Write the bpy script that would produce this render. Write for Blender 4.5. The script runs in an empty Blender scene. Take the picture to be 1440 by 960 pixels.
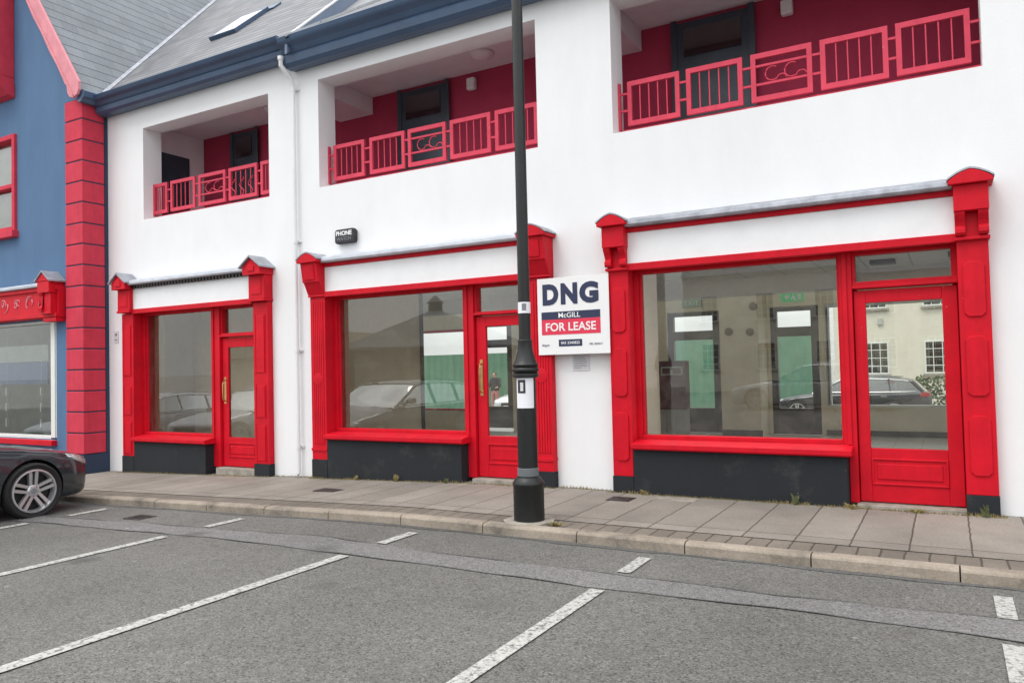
import bpy, bmesh, math, random
from mathutils import Vector, Matrix
random.seed(7)
R = math.radians
scene = bpy.context.scene
COL = scene.collection

# ------------------------------------------------------------------ materials
def _nodes(m):
    m.use_nodes = True
    nt = m.node_tree
    return nt, nt.nodes, nt.links, nt.nodes['Principled BSDF']

def coords(nt, kind='Object'):
    t = nt.nodes.new('ShaderNodeTexCoord')
    return t.outputs[kind]

def noise(nt, vec, scale, detail=4, rough=.55):
    n = nt.nodes.new('ShaderNodeTexNoise')
    n.inputs['Scale'].default_value = scale
    n.inputs['Detail'].default_value = detail
    n.inputs['Roughness'].default_value = rough
    nt.links.new(vec, n.inputs['Vector'])
    return n.outputs['Fac']

def ramp(nt, fac, stops):
    r = nt.nodes.new('ShaderNodeValToRGB')
    el = r.color_ramp.elements
    while len(el) < len(stops): el.new(.5)
    for e, (p, c) in zip(el, stops):
        e.position = p
        e.color = (c, c, c, 1) if isinstance(c, (int, float)) else (*c, 1)
    nt.links.new(fac, r.inputs['Fac'])
    return r.outputs['Color']

def mix(nt, fac, a, b, mode='MIX'):
    m = nt.nodes.new('ShaderNodeMix'); m.data_type = 'RGBA'; m.blend_type = mode
    def put(sock, v):
        if isinstance(v, (tuple, list)): sock.default_value = (*v, 1) if len(v) == 3 else v
        elif isinstance(v, (int, float)): sock.default_value = v if sock.type == 'VALUE' else (v, v, v, 1)
        else: nt.links.new(v, sock)
    put(m.inputs[0], fac); put(m.inputs[6], a); put(m.inputs[7], b)
    return m.outputs[2]

def bump(nt, bsdf, h, strength, dist=.01):
    b = nt.nodes.new('ShaderNodeBump')
    b.inputs['Strength'].default_value = strength
    b.inputs['Distance'].default_value = dist
    nt.links.new(h, b.inputs['Height'])
    nt.links.new(b.outputs['Normal'], bsdf.inputs['Normal'])

def spots(nt, vec, scale, r0, r1, keep=.5):
    """sparse round blots: 1 inside, 0 outside"""
    w_ = nt.nodes.new('ShaderNodeTexVoronoi'); w_.inputs['Scale'].default_value = scale; nt.links.new(vec, w_.inputs['Vector'])
    a = ramp(nt, w_.outputs['Distance'], [(r0, 1.), (r1, 0.)])
    sep = nt.nodes.new('ShaderNodeSeparateColor'); nt.links.new(w_.outputs['Color'], sep.inputs[0])
    b = ramp(nt, sep.outputs[0], [(keep, 0.), (keep+.03, 1.)])
    return mix(nt, 1., a, b, 'MULTIPLY')
def mat(name, col, rough=.6, metal=0., var=.12, scale=3., bstr=0., bscale=60., coat=0., spec=.5):
    m = bpy.data.materials.new(name)
    nt, N, L, B = _nodes(m)
    B.inputs['Roughness'].default_value = rough
    B.inputs['Metallic'].default_value = metal
    B.inputs['Coat Weight'].default_value = coat
    B.inputs['Specular IOR Level'].default_value = spec
    v = coords(nt)
    a = noise(nt, v, scale, 6, .6)
    c = ramp(nt, a, [(.3, tuple(x*(1-var) for x in col)), (.7, tuple(min(1, x*(1+var)) for x in col))])
    L.new(c, B.inputs['Base Color'])
    if bstr: bump(nt, B, noise(nt, v, bscale, 4), bstr)
    return m

M = {}
# white painted render: faint grime and brush texture
def make_render(name, col, grime):
    m = bpy.data.materials.new(name); nt, N, L, B = _nodes(m)
    B.inputs['Roughness'].default_value = .85
    v = coords(nt)
    mp = N.new('ShaderNodeMapping'); mp.inputs['Scale'].default_value = (1.2, 1.2, .35); L.new(v, mp.inputs['Vector'])
    a = noise(nt, mp.outputs['Vector'], 2.2, 8, .65)
    c = ramp(nt, a, [(.30, tuple(x*g for x, g in zip(col, grime))), (.58, col)])
    b2 = noise(nt, v, .8, 5, .6)
    c = mix(nt, 1., c, ramp(nt, b2, [(.3, .965), (.7, 1.02)]), 'MULTIPLY')
    sp = noise(nt, v, 14, 6, .7)
    c = mix(nt, ramp(nt, sp, [(.67, 0.), (.80, .30)]), c, tuple(x*.72 for x in col))
    mp2 = N.new('ShaderNodeMapping'); mp2.inputs['Scale'].default_value = (9, 9, .5); L.new(v, mp2.inputs['Vector'])
    c = mix(nt, ramp(nt, noise(nt, mp2.outputs['Vector'], 1., 6, .7), [(.66, 0.), (.80, .22)]), c, tuple(x*y for x, y in zip(col, (.70, .69, .65))))
    L.new(c, B.inputs['Base Color'])
    hh = mix(nt, .35, noise(nt, v, 70, 5, .7), noise(nt, v, 9, 4, .6))
    bump(nt, B, hh, .38, .008)
    return m
M['white_render'] = make_render('white_render', (.80, .81, .82), (.965, .965, .96))
M['white_board'] = mat('white_board', (.80, .81, .82), .6, var=.035, scale=5)
M['blue_render'] = make_render('blue_render', (.082, .162, .29), (.86, .88, .9))
M['navy_render'] = make_render('navy_render', (.028, .045, .085), (.85, .85, .85))
M['cream_render'] = make_render('cream_render', (.70, .67, .57), (.93, .92, .9))

def make_red(name, col, rough=.42, wear=.25):
    m = bpy.data.materials.new(name); nt, N, L, B = _nodes(m)
    v = coords(nt)
    a = noise(nt, v, 4, 6, .65)
    c = ramp(nt, a, [(.3, tuple(x*.84 for x in col)), (.7, tuple(min(1, x*1.06) for x in col))])
    sp = noise(nt, v, 38, 4, .6)
    c = mix(nt, ramp(nt, sp, [(.70, 0.), (.76, wear)]), c, (.62, .34, .34))
    mpw = N.new('ShaderNodeMapping'); mpw.inputs['Scale'].default_value = (14, 14, 1.1); L.new(v, mpw.inputs['Vector'])
    c = mix(nt, ramp(nt, noise(nt, mpw.outputs['Vector'], 1., 6, .7), [(.50, 0.), (.80, .45)]), c, tuple(x*.58 for x in col))
    c = mix(nt, mix(nt, 1., spots(nt, v, 7., .03, .06, .80), .55, 'MULTIPLY'), c, (.55, .30, .28))
    L.new(c, B.inputs['Base Color'])
    B.inputs['Roughness'].default_value = rough; B.inputs['Specular IOR Level'].default_value = .22
    mp = N.new('ShaderNodeMapping'); mp.inputs['Scale'].default_value = (1, 1, .12); L.new(v, mp.inputs['Vector'])
    bump(nt, B, noise(nt, mp.outputs['Vector'], 90, 3), .12, .004)
    return m
M['red'] = make_red('red_gloss_paint', (.60, .004, .018), .55)

M['red_rail'] = make_red('haze_tinted_crimson_metal', (.64, .060, .105), .5, .18)  # crimson with the pale lens haze mixed into its colour
M['red_masonry'] = make_red('haze_tinted_red_masonry', (.60, .046, .080), .75, .1)  # veiling haze put into the red, hence paler than the shopfronts
M['pink'] = make_red('haze_tinted_pink_paint', (.70, .27, .31), .6, .3)  # red washed to pink by haze painted into the colour
M['maroon'] = make_render('maroon_render', (.42, .034, .085), (.85, .85, .85))
M['dark_maroon'] = mat('dark_maroon_laminate', (.085, .008, .016), .5, var=.15)
M['black_plinth'] = make_render('charcoal_render', (.011, .0145, .019), (.8, .8, .8))
def add_flecks(m, col, scale, r, keep, amt):
    nt = m.node_tree; B = nt.nodes['Principled BSDF']; old = B.inputs['Base Color'].links[0].from_socket
    v = coords(nt)
    c = mix(nt, mix(nt, 1., spots(nt, v, scale, r*.5, r, keep), amt, 'MULTIPLY'), old, col)
    c = mix(nt, ramp(nt, noise(nt, v, 3.2, 7, .75), [(.55, 0.), (.78, .35)]), c, tuple(x*.45 for x in col))
    nt.links.new(c, B.inputs['Base Color'])
add_flecks(M['black_plinth'], (.22, .21, .19), 9., .07, .62, .8)
M['black_metal'] = mat('black_metal_paint', (.007, .0085, .0085), .45, var=.3, scale=12, bstr=.15, bscale=40)
M['lead'] = mat('lead_sheet', (.34, .36, .40), .5, .35, var=.3, scale=7, bstr=.3, bscale=18)
M['pale_lead'] = mat('pale_lead_sheet', (.50, .53, .58), .5, .1, var=.15, scale=5, bstr=.2, bscale=18)
M['gutter'] = mat('slate_blue_gutter', (.052, .092, .165), .35, var=.12, scale=3)
M['barge'] = mat('blue_grey_board', (.14, .19, .28), .5, var=.1, scale=4)
M['pvc'] = mat('white_plastic', (.74, .75, .76), .4, var=.05)
M['pvc_frame'] = mat('white_window_frame', (.72, .74, .70), .45, var=.05)
M['dark_wood'] = mat('dark_stained_wood', (.020, .016, .014), .4, var=.3, scale=8)
M['gallery_door'] = mat('dark_blue_door', (.040, .056, .075), .35, var=.2, scale=5)
M['gallery_soffit'] = mat('pale_soffit', (.74, .72, .75), .8, var=.05)
M['beige'] = make_render('beige_interior_paint', (.84, .76, .585), (.93, .93, .93))
M['ceil'] = None
M['chrome'] = mat('brushed_steel', (.60, .60, .58), .25, 1., var=.1)
M['brass'] = mat('brass', (.62, .42, .18), .3, 1., var=.15, scale=20)
M['concrete'] = mat('concrete', (.30, .275, .235), .9, var=.3, scale=9, bstr=.4, bscale=60)
M['kerb'] = None
M['iron'] = mat('cast_iron', (.06, .058, .055), .6, .6, var=.4, scale=20, bstr=.4, bscale=50)
M['tyre'] = mat('tyre_rubber', (.012, .012, .013), .8, var=.2, scale=20, bstr=.3, bscale=80)
M['alloy'] = mat('silver_alloy', (.62, .63, .65), .28, .75, var=.05)
M['dark_void'] = mat('black_plastic', (.010, .010, .011), .6, var=.2)
M['lamp_lens'] = mat('headlight_lens', (.42, .43, .43), .10, .2, var=.25, scale=14, coat=1)
M['tail'] = mat('red_lens', (.35, .01, .012), .15, var=.2, coat=1)
M['paper'] = mat('white_paper', (.78, .79, .83), .8, var=.05)
M['paper_clear'] = mat('pale_grey_paper', (.62, .62, .64), .6, var=.08, scale=14)
M['navy'] = mat('navy_ink', (.020, .028, .075), .6, var=.05)
M['sign_red'] = mat('sign_red_ink', (.70, .030, .075), .5, var=.05)
M['grey_ink'] = mat('grey_ink', (.20, .21, .23), .7, var=.1)
M['ink'] = mat('dark_ink', (.03, .03, .035), .7, var=.5, scale=30)
M['white_ink'] = mat('white_ink', (.80, .80, .80), .6, var=.02)
M['green_sign'] = mat('exit_green', (.006, .16, .06), .5, var=.05)
B_ = M['green_sign'].node_tree.nodes['Principled BSDF']; B_.inputs['Emission Color'].default_value = (.01, .30, .09, 1); B_.inputs['Emission Strength'].default_value = .35
M['pale_green_sign'] = mat('pale_exit_green', (.30, .50, .38), .5, var=.05)
M['green_fence'] = mat('green_corrugated_metal', (.075, .20, .125), .55, var=.16, scale=2.2)
M['weed'] = mat('weed_green', (.105, .115, .05), .8, var=.4, scale=30)
M['dry_grass'] = mat('dry_grass', (.25, .20, .08), .9, var=.4, scale=30)
M['skin'] = mat('skin', (.52, .30, .22), .6, var=.1)
M['cloth_dark'] = mat('dark_cloth', (.025, .03, .04), .9, var=.2, scale=12)
M['cloth_pink'] = mat('pink_cloth', (.50, .20, .20), .9, var=.2, scale=12)
M['hair'] = mat('brown_hair', (.035, .02, .012), .7, var=.3, scale=30)
M['brown_disc'] = mat('brown_plastic', (.20, .13, .085), .6, var=.1)
M['leaf'] = mat('leaf_green', (.05, .085, .025), .7, var=.35, scale=6)
M['bark'] = mat('bark', (.07, .05, .035), .9, var=.3, scale=9)
M['grey_tile'] = mat('grey_roof_tile', (.13, .14, .15), .7, var=.2, scale=5)
M['sand_stone'] = mat('sandstone', (.40, .34, .26), .85, var=.15, scale=4)
M['curtain'] = mat('pale_blind', (.45, .46, .43), .8, var=.1)
M['banner_blue'] = mat('blue_display_panel', (.10, .20, .42), .6, var=.1)
M['pale_panel'] = mat('pale_display_panel', (.50, .58, .54), .6, var=.1)

def carpaint(name, col):
    m = mat(name, col, .28, .35, var=.05, coat=1.)
    return m
M['paint_grey'] = carpaint('dark_grey_blue_car_paint', (.026, .035, .044))
M['paint_black'] = carpaint('near_black_car_paint', (.016, .019, .026))
M['paint_silver'] = carpaint('silver_car_paint', (.42, .43, .45))
M['paint_white'] = carpaint('white_car_paint', (.72, .73, .75))

def glass(name, tint, gloss_rough=.0, base=.05, k=.9, dust_haze=.042):
    """thin glazing: clear transmission plus a fresnel mirror"""
    m = bpy.data.materials.new(name); m.use_nodes = True
    nt = m.node_tree; N = nt.nodes; L = nt.links
    N.remove(N['Principled BSDF'])
    out = N['Material Output']
    tr = N.new('ShaderNodeBsdfTransparent'); tr.inputs['Color'].default_value = (*tint, 1)
    gl = N.new('ShaderNodeBsdfGlossy'); gl.inputs['Roughness'].default_value = gloss_rough
    gl.inputs['Color'].default_value = (.95, .97, .96, 1)
    lw = N.new('ShaderNodeFresnel'); lw.inputs['IOR'].default_value = 1.52
    ma = N.new('ShaderNodeMath'); ma.operation = 'MULTIPLY_ADD'; ma.use_clamp = True
    ma.inputs[1].default_value = 1.7 * k; ma.inputs[2].default_value = base
    L.new(lw.outputs[0], ma.inputs[0])
    ms = N.new('ShaderNodeMixShader')
    L.new(ma.outputs[0], ms.inputs[0]); L.new(tr.outputs[0], ms.inputs[1]); L.new(gl.outputs[0], ms.inputs[2])
    df = N.new('ShaderNodeBsdfDiffuse'); df.inputs['Color'].default_value = (.62, .58, .49, 1)
    ms2 = N.new('ShaderNodeMixShader')
    v = coords(nt)
    d = ramp(nt, noise(nt, v, 6, 8, .75), [(.45, dust_haze*.4), (.80, dust_haze*2.5)])  # dust film, thickened so its haze lifts the dark rooms behind
    L.new(d, ms2.inputs[0]); L.new(ms.outputs[0], ms2.inputs[1]); L.new(df.outputs[0], ms2.inputs[2])
    L.new(ms2.outputs[0], out.inputs['Surface'])
    # slightly uneven float glass
    b = N.new('ShaderNodeBump'); b.inputs['Strength'].default_value = .02; b.inputs['Distance'].default_value = .01
    L.new(noise(nt, v, 1.3, 2), b.inputs['Height']); L.new(b.outputs['Normal'], gl.inputs['Normal'])
    return m
M['glass'] = glass('window_glass', (.96, .98, .95))
M['glass_dim'] = glass('rear_glass', (.95, .97, .95), base=.0, k=.5, dust_haze=.01)
M['glass_car'] = glass('car_glass', (.16, .19, .20), base=.08, dust_haze=.005)

# asphalt
def make_asphalt(name, base, grain, patch=.25, blots=True):
    m = bpy.data.materials.new(name); nt, N, L, B = _nodes(m)
    v = coords(nt)
    big = noise(nt, v, .30, 7, .62)
    c = ramp(nt, big, [(.30, tuple(x*(1-patch) for x in base)), (.70, tuple(x*(1+patch) for x in base))])
    vo = N.new('ShaderNodeTexVoronoi'); vo.inputs['Scale'].default_value = 105; L.new(v, vo.inputs['Vector'])
    sep = N.new('ShaderNodeSeparateColor'); L.new(vo.outputs['Color'], sep.inputs[0])
    g = ramp(nt, sep.outputs[0], [(.0, 1-grain), (.25, .92), (.75, 1.06), (1., 1+grain*.9)])
    c = mix(nt, 1., c, g, 'MULTIPLY')
    c = mix(nt, 1., c, ramp(nt, noise(nt, v, 16, 6, .8), [(.30, .84), (.70, 1.16)]), 'MULTIPLY')
    if blots:
        mid = noise(nt, v, 1.7, 6, .72)
        c = mix(nt, ramp(nt, mid, [(.55, 0.), (.74, .42)]), c, tuple(x*.60 for x in base))
        # warped coordinates give oil drips ragged edges
        nz = N.new('ShaderNodeTexNoise'); nz.inputs['Scale'].default_value = 5.; nz.inputs['Detail'].default_value = 5; L.new(v, nz.inputs['Vector'])
        wv = mix(nt, .06, v, nz.outputs['Color'], 'ADD')
        c = mix(nt, mix(nt, 1., spots(nt, wv, 1.1, .06, .20, .62), .65, 'MULTIPLY'), c, tuple(x*.45 for x in base))
        c = mix(nt, mix(nt, 1., spots(nt, wv, 4.5, .05, .10, .86), .7, 'MULTIPLY'), c, tuple(min(1, x*2.6) for x in base))
        # hairline cracks, only here and there
        ed = N.new('ShaderNodeTexVoronoi'); ed.feature = 'DISTANCE_TO_EDGE'; ed.inputs['Scale'].default_value = .55; L.new(wv, ed.inputs['Vector'])
        cr_ = ramp(nt, ed.outputs['Distance'], [(.002, 1.), (.007, 0.)])
        cr_ = mix(nt, 1., cr_, ramp(nt, noise(nt, v, .5, 3), [(.62, 0.), (.70, .30)]), 'MULTIPLY')
        c = mix(nt, cr_, c, tuple(x*.35 for x in base))
    L.new(c, B.inputs['Base Color'])
    B.inputs['Roughness'].default_value = .85
    bump(nt, B, vo.outputs['Distance'], .45, .005)
    return m
M['asphalt'] = make_asphalt('worn_asphalt', (.126, .123, .114), .66, .22)
M['asphalt_patch'] = make_asphalt('smooth_asphalt_trench', (.160, .157, .152), .62, .2)
M['tar'] = make_asphalt('tar_seam', (.100, .098, .093), .5, .4)
M['yard'] = make_asphalt('yard_concrete', (.30, .29, .27), .3)

def make_paint_line():
    m = bpy.data.materials.new('worn_road_paint'); nt, N, L, B = _nodes(m)
    v = coords(nt)
    a = noise(nt, v, 26, 6, .75)
    worn = ramp(nt, a, [(.38, 1.), (.52, 0.)])
    c = mix(nt, worn, (.46, .46, .43), (.12, .118, .11))
    c = mix(nt, 1., c, ramp(nt, noise(nt, v, 80, 3), [(.3, .8), (.7, 1.08)]), 'MULTIPLY')
    L.new(c, B.inputs['Base Color']); B.inputs['Roughness'].default_value = .8
    bump(nt, B, noise(nt, v, 90, 3), .4, .004)
    return m
M['line'] = make_paint_line()

def brickmat(name, c1, c2, mortar, bw, rh, ms, offset=.5, uv=False, rough=.85, shift=(0, 0, 0), stain=.3, bstr=.6, msmooth=.1):
    m = bpy.data.materials.new(name); nt, N, L, B = _nodes(m)
    v = coords(nt, 'UV' if uv else 'Object')
    ob = coords(nt, 'Object')
    if not uv:
        wn = N.new('ShaderNodeTexNoise'); wn.inputs['Scale'].default_value = 7.; wn.inputs['Detail'].default_value = 4; L.new(v, wn.inputs['Vector'])
        v = mix(nt, .022, v, wn.outputs['Color'], 'ADD')
    mp = N.new('ShaderNodeMapping'); mp.inputs['Location'].default_value = shift; L.new(v, mp.inputs['Vector'])
    b = N.new('ShaderNodeTexBrick'); b.offset = offset
    b.inputs['Scale'].default_value = 1.
    b.inputs['Color1'].default_value = (*c1, 1); b.inputs['Color2'].default_value = (*c2, 1)
    b.inputs['Mortar'].default_value = (*mortar, 1)
    b.inputs['Brick Width'].default_value = bw; b.inputs['Row Height'].default_value = rh
    b.inputs['Mortar Size'].default_value = ms; b.inputs['Mortar Smooth'].default_value = msmooth
    b.inputs['Bias'].default_value = 0.
    L.new(mp.outputs['Vector'], b.inputs['Vector'])
    a = noise(nt, ob, .9, 7, .65)
    c = mix(nt, 1., b.outputs['Color'], ramp(nt, a, [(.3, 1-stain), (.7, 1+stain*.5)]), 'MULTIPLY')
    f = noise(nt, ob, 45, 4, .7)
    c = mix(nt, 1., c, ramp(nt, f, [(.3, .78), (.7, 1.18)]), 'MULTIPLY')
    if not uv and stain > .2:
        c = mix(nt, mix(nt, 1., spots(nt, ob, 5., .06, .10, .80), .5, 'MULTIPLY'), c, tuple(x*.45 for x in c1))
        c = mix(nt, ramp(nt, noise(nt, ob, 2.4, 7, .72), [(.56, 0.), (.76, .5)]), c, tuple(x*.55 for x in c1))
    L.new(c, B.inputs['Base Color']); B.inputs['Roughness'].default_value = rough
    inv = N.new('ShaderNodeMath'); inv.operation = 'SUBTRACT'; inv.inputs[0].default_value = 1.
    L.new(b.outputs['Fac'], inv.inputs[1])
    bump(nt, B, inv.outputs[0], bstr, .008)
    return m
M['slabs'] = brickmat('concrete_paving_slabs', (.285, .260, .224), (.230, .210, .182), (.085, .073, .058), .41, 1.52, .007, offset=0., shift=(.30, .0, 0), stain=.28)
M['pavers'] = brickmat('brown_brick_edging', (.200, .174, .142), (.160, .140, .114), (.075, .064, .05), .16, .42, .008, offset=0., shift=(0, .05, 0), stain=.35)
def make_slate(name, bw, rh, c1, c2, line):
    m = brickmat(name, c1, c2, tuple(x*.72 for x in c1), bw, rh, .006, uv=True, rough=.55, stain=.22, bstr=.5)
    nt = m.node_tree; N = nt.nodes; L = nt.links; B = N['Principled BSDF']
    old = B.inputs['Base Color'].links[0].from_socket
    b = N.new('ShaderNodeTexBrick'); b.offset = 0
    b.inputs['Scale'].default_value = 1; b.inputs['Brick Width'].default_value = 60; b.inputs['Row Height'].default_value = rh
    b.inputs['Mortar Size'].default_value = line; b.inputs['Mortar Smooth'].default_value = .3
    b.inputs['Color1'].default_value = b.inputs['Color2'].default_value = (1, 1, 1, 1); b.inputs['Mortar'].default_value = (.26, .27, .30, 1)
    L.new(coords(nt, 'UV'), b.inputs['Vector'])
    L.new(mix(nt, 1., old, b.outputs['Color'], 'MULTIPLY'), B.inputs['Base Color'])
    return m
M['slate'] = make_slate('roof_slates', .30, .20, (.205, .208, .216), (.120, .128, .142), .020)
M['slate_wide'] = make_slate('roof_slates_wide', .30, .245, (.19, .21, .232), (.145, .163, .188), .014)
M['floor_tile'] = brickmat('floor_tiles', (.58, .56, .51), (.54, .52, .47), (.30, .29, .26), .40, .40, .006, offset=0, rough=.35, stain=.12, bstr=.2)
M['ceil'] = brickmat('ceiling_tiles', (.82, .82, .80), (.80, .80, .78), (.55, .55, .54), .60, .60, .012, offset=0, rough=.9, stain=.06, bstr=.2)

def make_kerb():
    m = bpy.data.materials.new('kerb_concrete'); nt, N, L, B = _nodes(m)
    v = coords(nt)
    a = noise(nt, v, 1.6, 7, .7)
    c = ramp(nt, a, [(.32, (.12, .105, .09)), (.45, (.26, .222, .178)), (.68, (.38, .325, .262))])
    c = mix(nt, 1., c, ramp(nt, noise(nt, v, 50, 4, .7), [(.3, .8), (.7, 1.15)]), 'MULTIPLY')
    L.new(c, B.inputs['Base Color']); B.inputs['Roughness'].default_value = .9
    bump(nt, B, noise(nt, v, 60, 4), .5, .006)
    return m
M['kerb'] = make_kerb()

# ------------------------------------------------------------------ mesh building
class MB:
    def __init__(s): s.v = []; s.f = []; s.uv = {}
    def poly(s, pts, uvs=None):
        b = len(s.v); s.v += [tuple(p) for p in pts]
        if uvs: s.uv[len(s.f)] = uvs
        s.f.append(tuple(range(b, b+len(pts))))
        return s
    def box(s, x0, x1, y0, y1, z0, z1):
        if x0 > x1: x0, x1 = x1, x0
        if y0 > y1: y0, y1 = y1, y0
        if z0 > z1: z0, z1 = z1, z0
        b = len(s.v)
        s.v += [(x, y, z) for z in (z0, z1) for y in (y0, y1) for x in (x0, x1)]
        for q in ((0,2,3,1),(4,5,7,6),(0,1,5,4),(2,6,7,3),(0,4,6,2),(1,3,7,5)):
            s.f.append(tuple(b+i for i in q))
        return s
    def prism(s, pts, axis, a, b):
        """extrude a 2-D outline along an axis: 'x' -> pts are (y,z); 'y' -> (x,z); 'z' -> (x,y)"""
        def P(p, t):
            return (t, p[0], p[1]) if axis == 'x' else (p[0], t, p[1]) if axis == 'y' else (p[0], p[1], t)
        o = len(s.v); n = len(pts)
        s.v += [P(p, a) for p in pts] + [P(p, b) for p in pts]
        s.f.append(tuple(o+i for i in range(n))); s.f.append(tuple(o+n+i for i in reversed(range(n))))
        for i in range(n):
            j = (i+1) % n
            s.f.append((o+i, o+j, o+n+j, o+n+i))
        return s
    def tube(s, path, r, n=8, cap=True):
        path = [Vector(p) for p in path]; rings = []
        for i, p in enumerate(path):
            d = (path[min(i+1, len(path)-1)] - path[max(i-1, 0)]).normalized()
            up = Vector((0, 0, 1)) if abs(d.z) < .9 else Vector((0, 1, 0))
            a = d.cross(up).normalized(); c = a.cross(d)
            rr = r[i] if isinstance(r, (list, tuple)) else r
            o = len(s.v)
            s.v += [tuple(p + a*math.cos(2*math.pi*k/n)*rr + c*math.sin(2*math.pi*k/n)*rr) for k in range(n)]
            rings.append(o)
        for o, q in zip(rings, rings[1:]):
            for k in range(n):
                j = (k+1) % n
                s.f.append((o+k, o+j, q+j, q+k))
        if cap:
            s.f.append(tuple(rings[0]+k for k in reversed(range(n)))); s.f.append(tuple(rings[-1]+k for k in range(n)))
        return s
    def lathe(s, prof, c=(0, 0, 0), n=24, axis='z', cap=True):
        rings = []
        for r, h in prof:
            o = len(s.v); rings.append(o)
            for k in range(n):
                a = 2*math.pi*k/n; ca, sa = math.cos(a)*r, math.sin(a)*r
                p = (ca, sa, h) if axis == 'z' else (ca, h, sa) if axis == 'y' else (h, ca, sa)
                s.v.append((p[0]+c[0], p[1]+c[1], p[2]+c[2]))
        for o, q in zip(rings, rings[1:]):
            for k in range(n):
                j = (k+1) % n
                s.f.append((o+k, o+j, q+j, q+k))
        if cap:
            s.f.append(tuple(rings[0]+k for k in reversed(range(n)))); s.f.append(tuple(rings[-1]+k for k in range(n)))
        return s
    def mesh(s, name, m=None, smooth=False, weld=False):
        me = bpy.data.meshes.new(name)
        me.from_pydata(s.v, [], s.f)
        if s.uv:
            ul = me.uv_layers.new(name='UVMap')
            for fi, uvs in s.uv.items():
                for li, u in zip(me.polygons[fi].loop_indices, uvs): ul.data[li].uv = u
        bm = bmesh.new(); bm.from_mesh(me)
        if weld: bmesh.ops.remove_doubles(bm, verts=bm.verts, dist=1e-5)
        bmesh.ops.recalc_face_normals(bm, faces=bm.faces)
        bm.to_mesh(me); bm.free()
        if smooth:
            for p in me.polygons: p.use_smooth = True
        if m: me.materials.append(M[m] if isinstance(m, str) else m)
        return me
    def build(s, name, m, parent=None, bevel=0., smooth=False, weld=False):
        o = bpy.data.objects.new(name, s.mesh(name, m, smooth, weld)); COL.objects.link(o)
        if parent: o.parent = parent
        if bevel:
            b = o.modifiers.new('bevel', 'BEVEL'); b.width = bevel; b.segments = 2; b.limit_method = 'ANGLE'; b.angle_limit = R(40)
            b.harden_normals = False
        if smooth:
            e = o.modifiers.new('edges', 'EDGE_SPLIT'); e.split_angle = R(38)
        return o

def empty(name, loc=(0, 0, 0), rz=0):
    o = bpy.data.objects.new(name, None); COL.objects.link(o)
    o.location = loc; o.rotation_euler.z = rz; o.empty_display_size = .2
    return o
def tag(o, label=None, cat=None, group=None, kind=None):
    if label: o['label'] = label
    if cat: o['category'] = cat
    if group: o['group'] = group
    if kind: o['kind'] = kind
    return o
def copy_tree(o, parent=None):
    c = o.copy(); COL.objects.link(c)
    if parent: c.parent = parent
    for ch in list(o.children): copy_tree(ch, c)
    return c
def baked(o):
    """evaluate an object's modifiers into a plain mesh"""
    bpy.context.view_layer.update()
    dg = bpy.context.evaluated_depsgraph_get()
    return bpy.data.meshes.new_from_object(o.evaluated_get(dg))
def text(name, s, m, parent, x0, x1, z0, z1, y, bold=0., thick=.0015, fac=None):
    """raised lettering facing -y, fitted to a rectangle"""
    cu = bpy.data.curves.new(name, 'FONT'); cu.body = s; cu.size = 1; cu.offset = bold; cu.resolution_u = 4
    t = bpy.data.objects.new(name, cu); COL.objects.link(t)
    me = baked(t); bpy.data.objects.remove(t); bpy.data.curves.remove(cu)
    xs = [v.co.x for v in me.vertices]; ys = [v.co.y for v in me.vertices]
    ax, bx, ay, by = min(xs), max(xs), min(ys), max(ys)
    for v in me.vertices:
        v.co = (x0+(v.co.x-ax)/(bx-ax)*(x1-x0), y, z0+(v.co.y-ay)/(by-ay)*(z1-z0))
    for p in me.polygons: p.use_smooth = False
    me.materials.clear(); me.materials.append(M[m]); me.name = name
    bm = bmesh.new(); bm.from_mesh(me)
    bmesh.ops.recalc_face_normals(bm, faces=bm.faces); bm.to_mesh(me); bm.free()
    for l_ in list(me.attributes):
        if l_.name == 'custom_normal': me.attributes.remove(l_)
    o = bpy.data.objects.new(name, me); COL.objects.link(o); o.parent = parent
    sd = o.modifiers.new('thick', 'SOLIDIFY'); sd.thickness = thick; sd.offset = 0
    return o

def gz(x):
    return 0. if x >= -5 else .0285*(max(x, -32)+5)

def wall_grid(mb, x0, x1, z0, z1, y0, y1, holes):
    """a wall slab in the xz plane with rectangular openings and their reveals"""
    xs = sorted({x0, x1, *[h[0] for h in holes], *[h[1] for h in holes]})
    zs = sorted({z0, z1, *[h[2] for h in holes], *[h[3] for h in holes]})
    nx, nz = len(xs)-1, len(zs)-1
    def solid(i, k):
        if i < 0 or k < 0 or i >= nx or k >= nz: return False
        cx, cz = (xs[i]+xs[i+1])/2, (zs[k]+zs[k+1])/2
        return not any(h[0] < cx < h[1] and h[2] < cz < h[3] for h in holes)
    for i in range(nx):
        for k in range(nz):
            if not solid(i, k): continue
            a, b, c, d = xs[i], xs[i+1], zs[k], zs[k+1]
            mb.poly([(a, y0, c), (b, y0, c), (b, y0, d), (a, y0, d)])
            mb.poly([(a, y1, d), (b, y1, d), (b, y1, c), (a, y1, c)])
            if not solid(i-1, k): mb.poly([(a, y1, c), (a, y0, c), (a, y0, d), (a, y1, d)])
            if not solid(i+1, k): mb.poly([(b, y0, c), (b, y1, c), (b, y1, d), (b, y0, d)])
            if not solid(i, k-1): mb.poly([(a, y0, c), (a, y1, c), (b, y1, c), (b, y0, c)])
            if not solid(i, k+1): mb.poly([(a, y1, d), (a, y0, d), (b, y0, d), (b, y1, d)])

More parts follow.
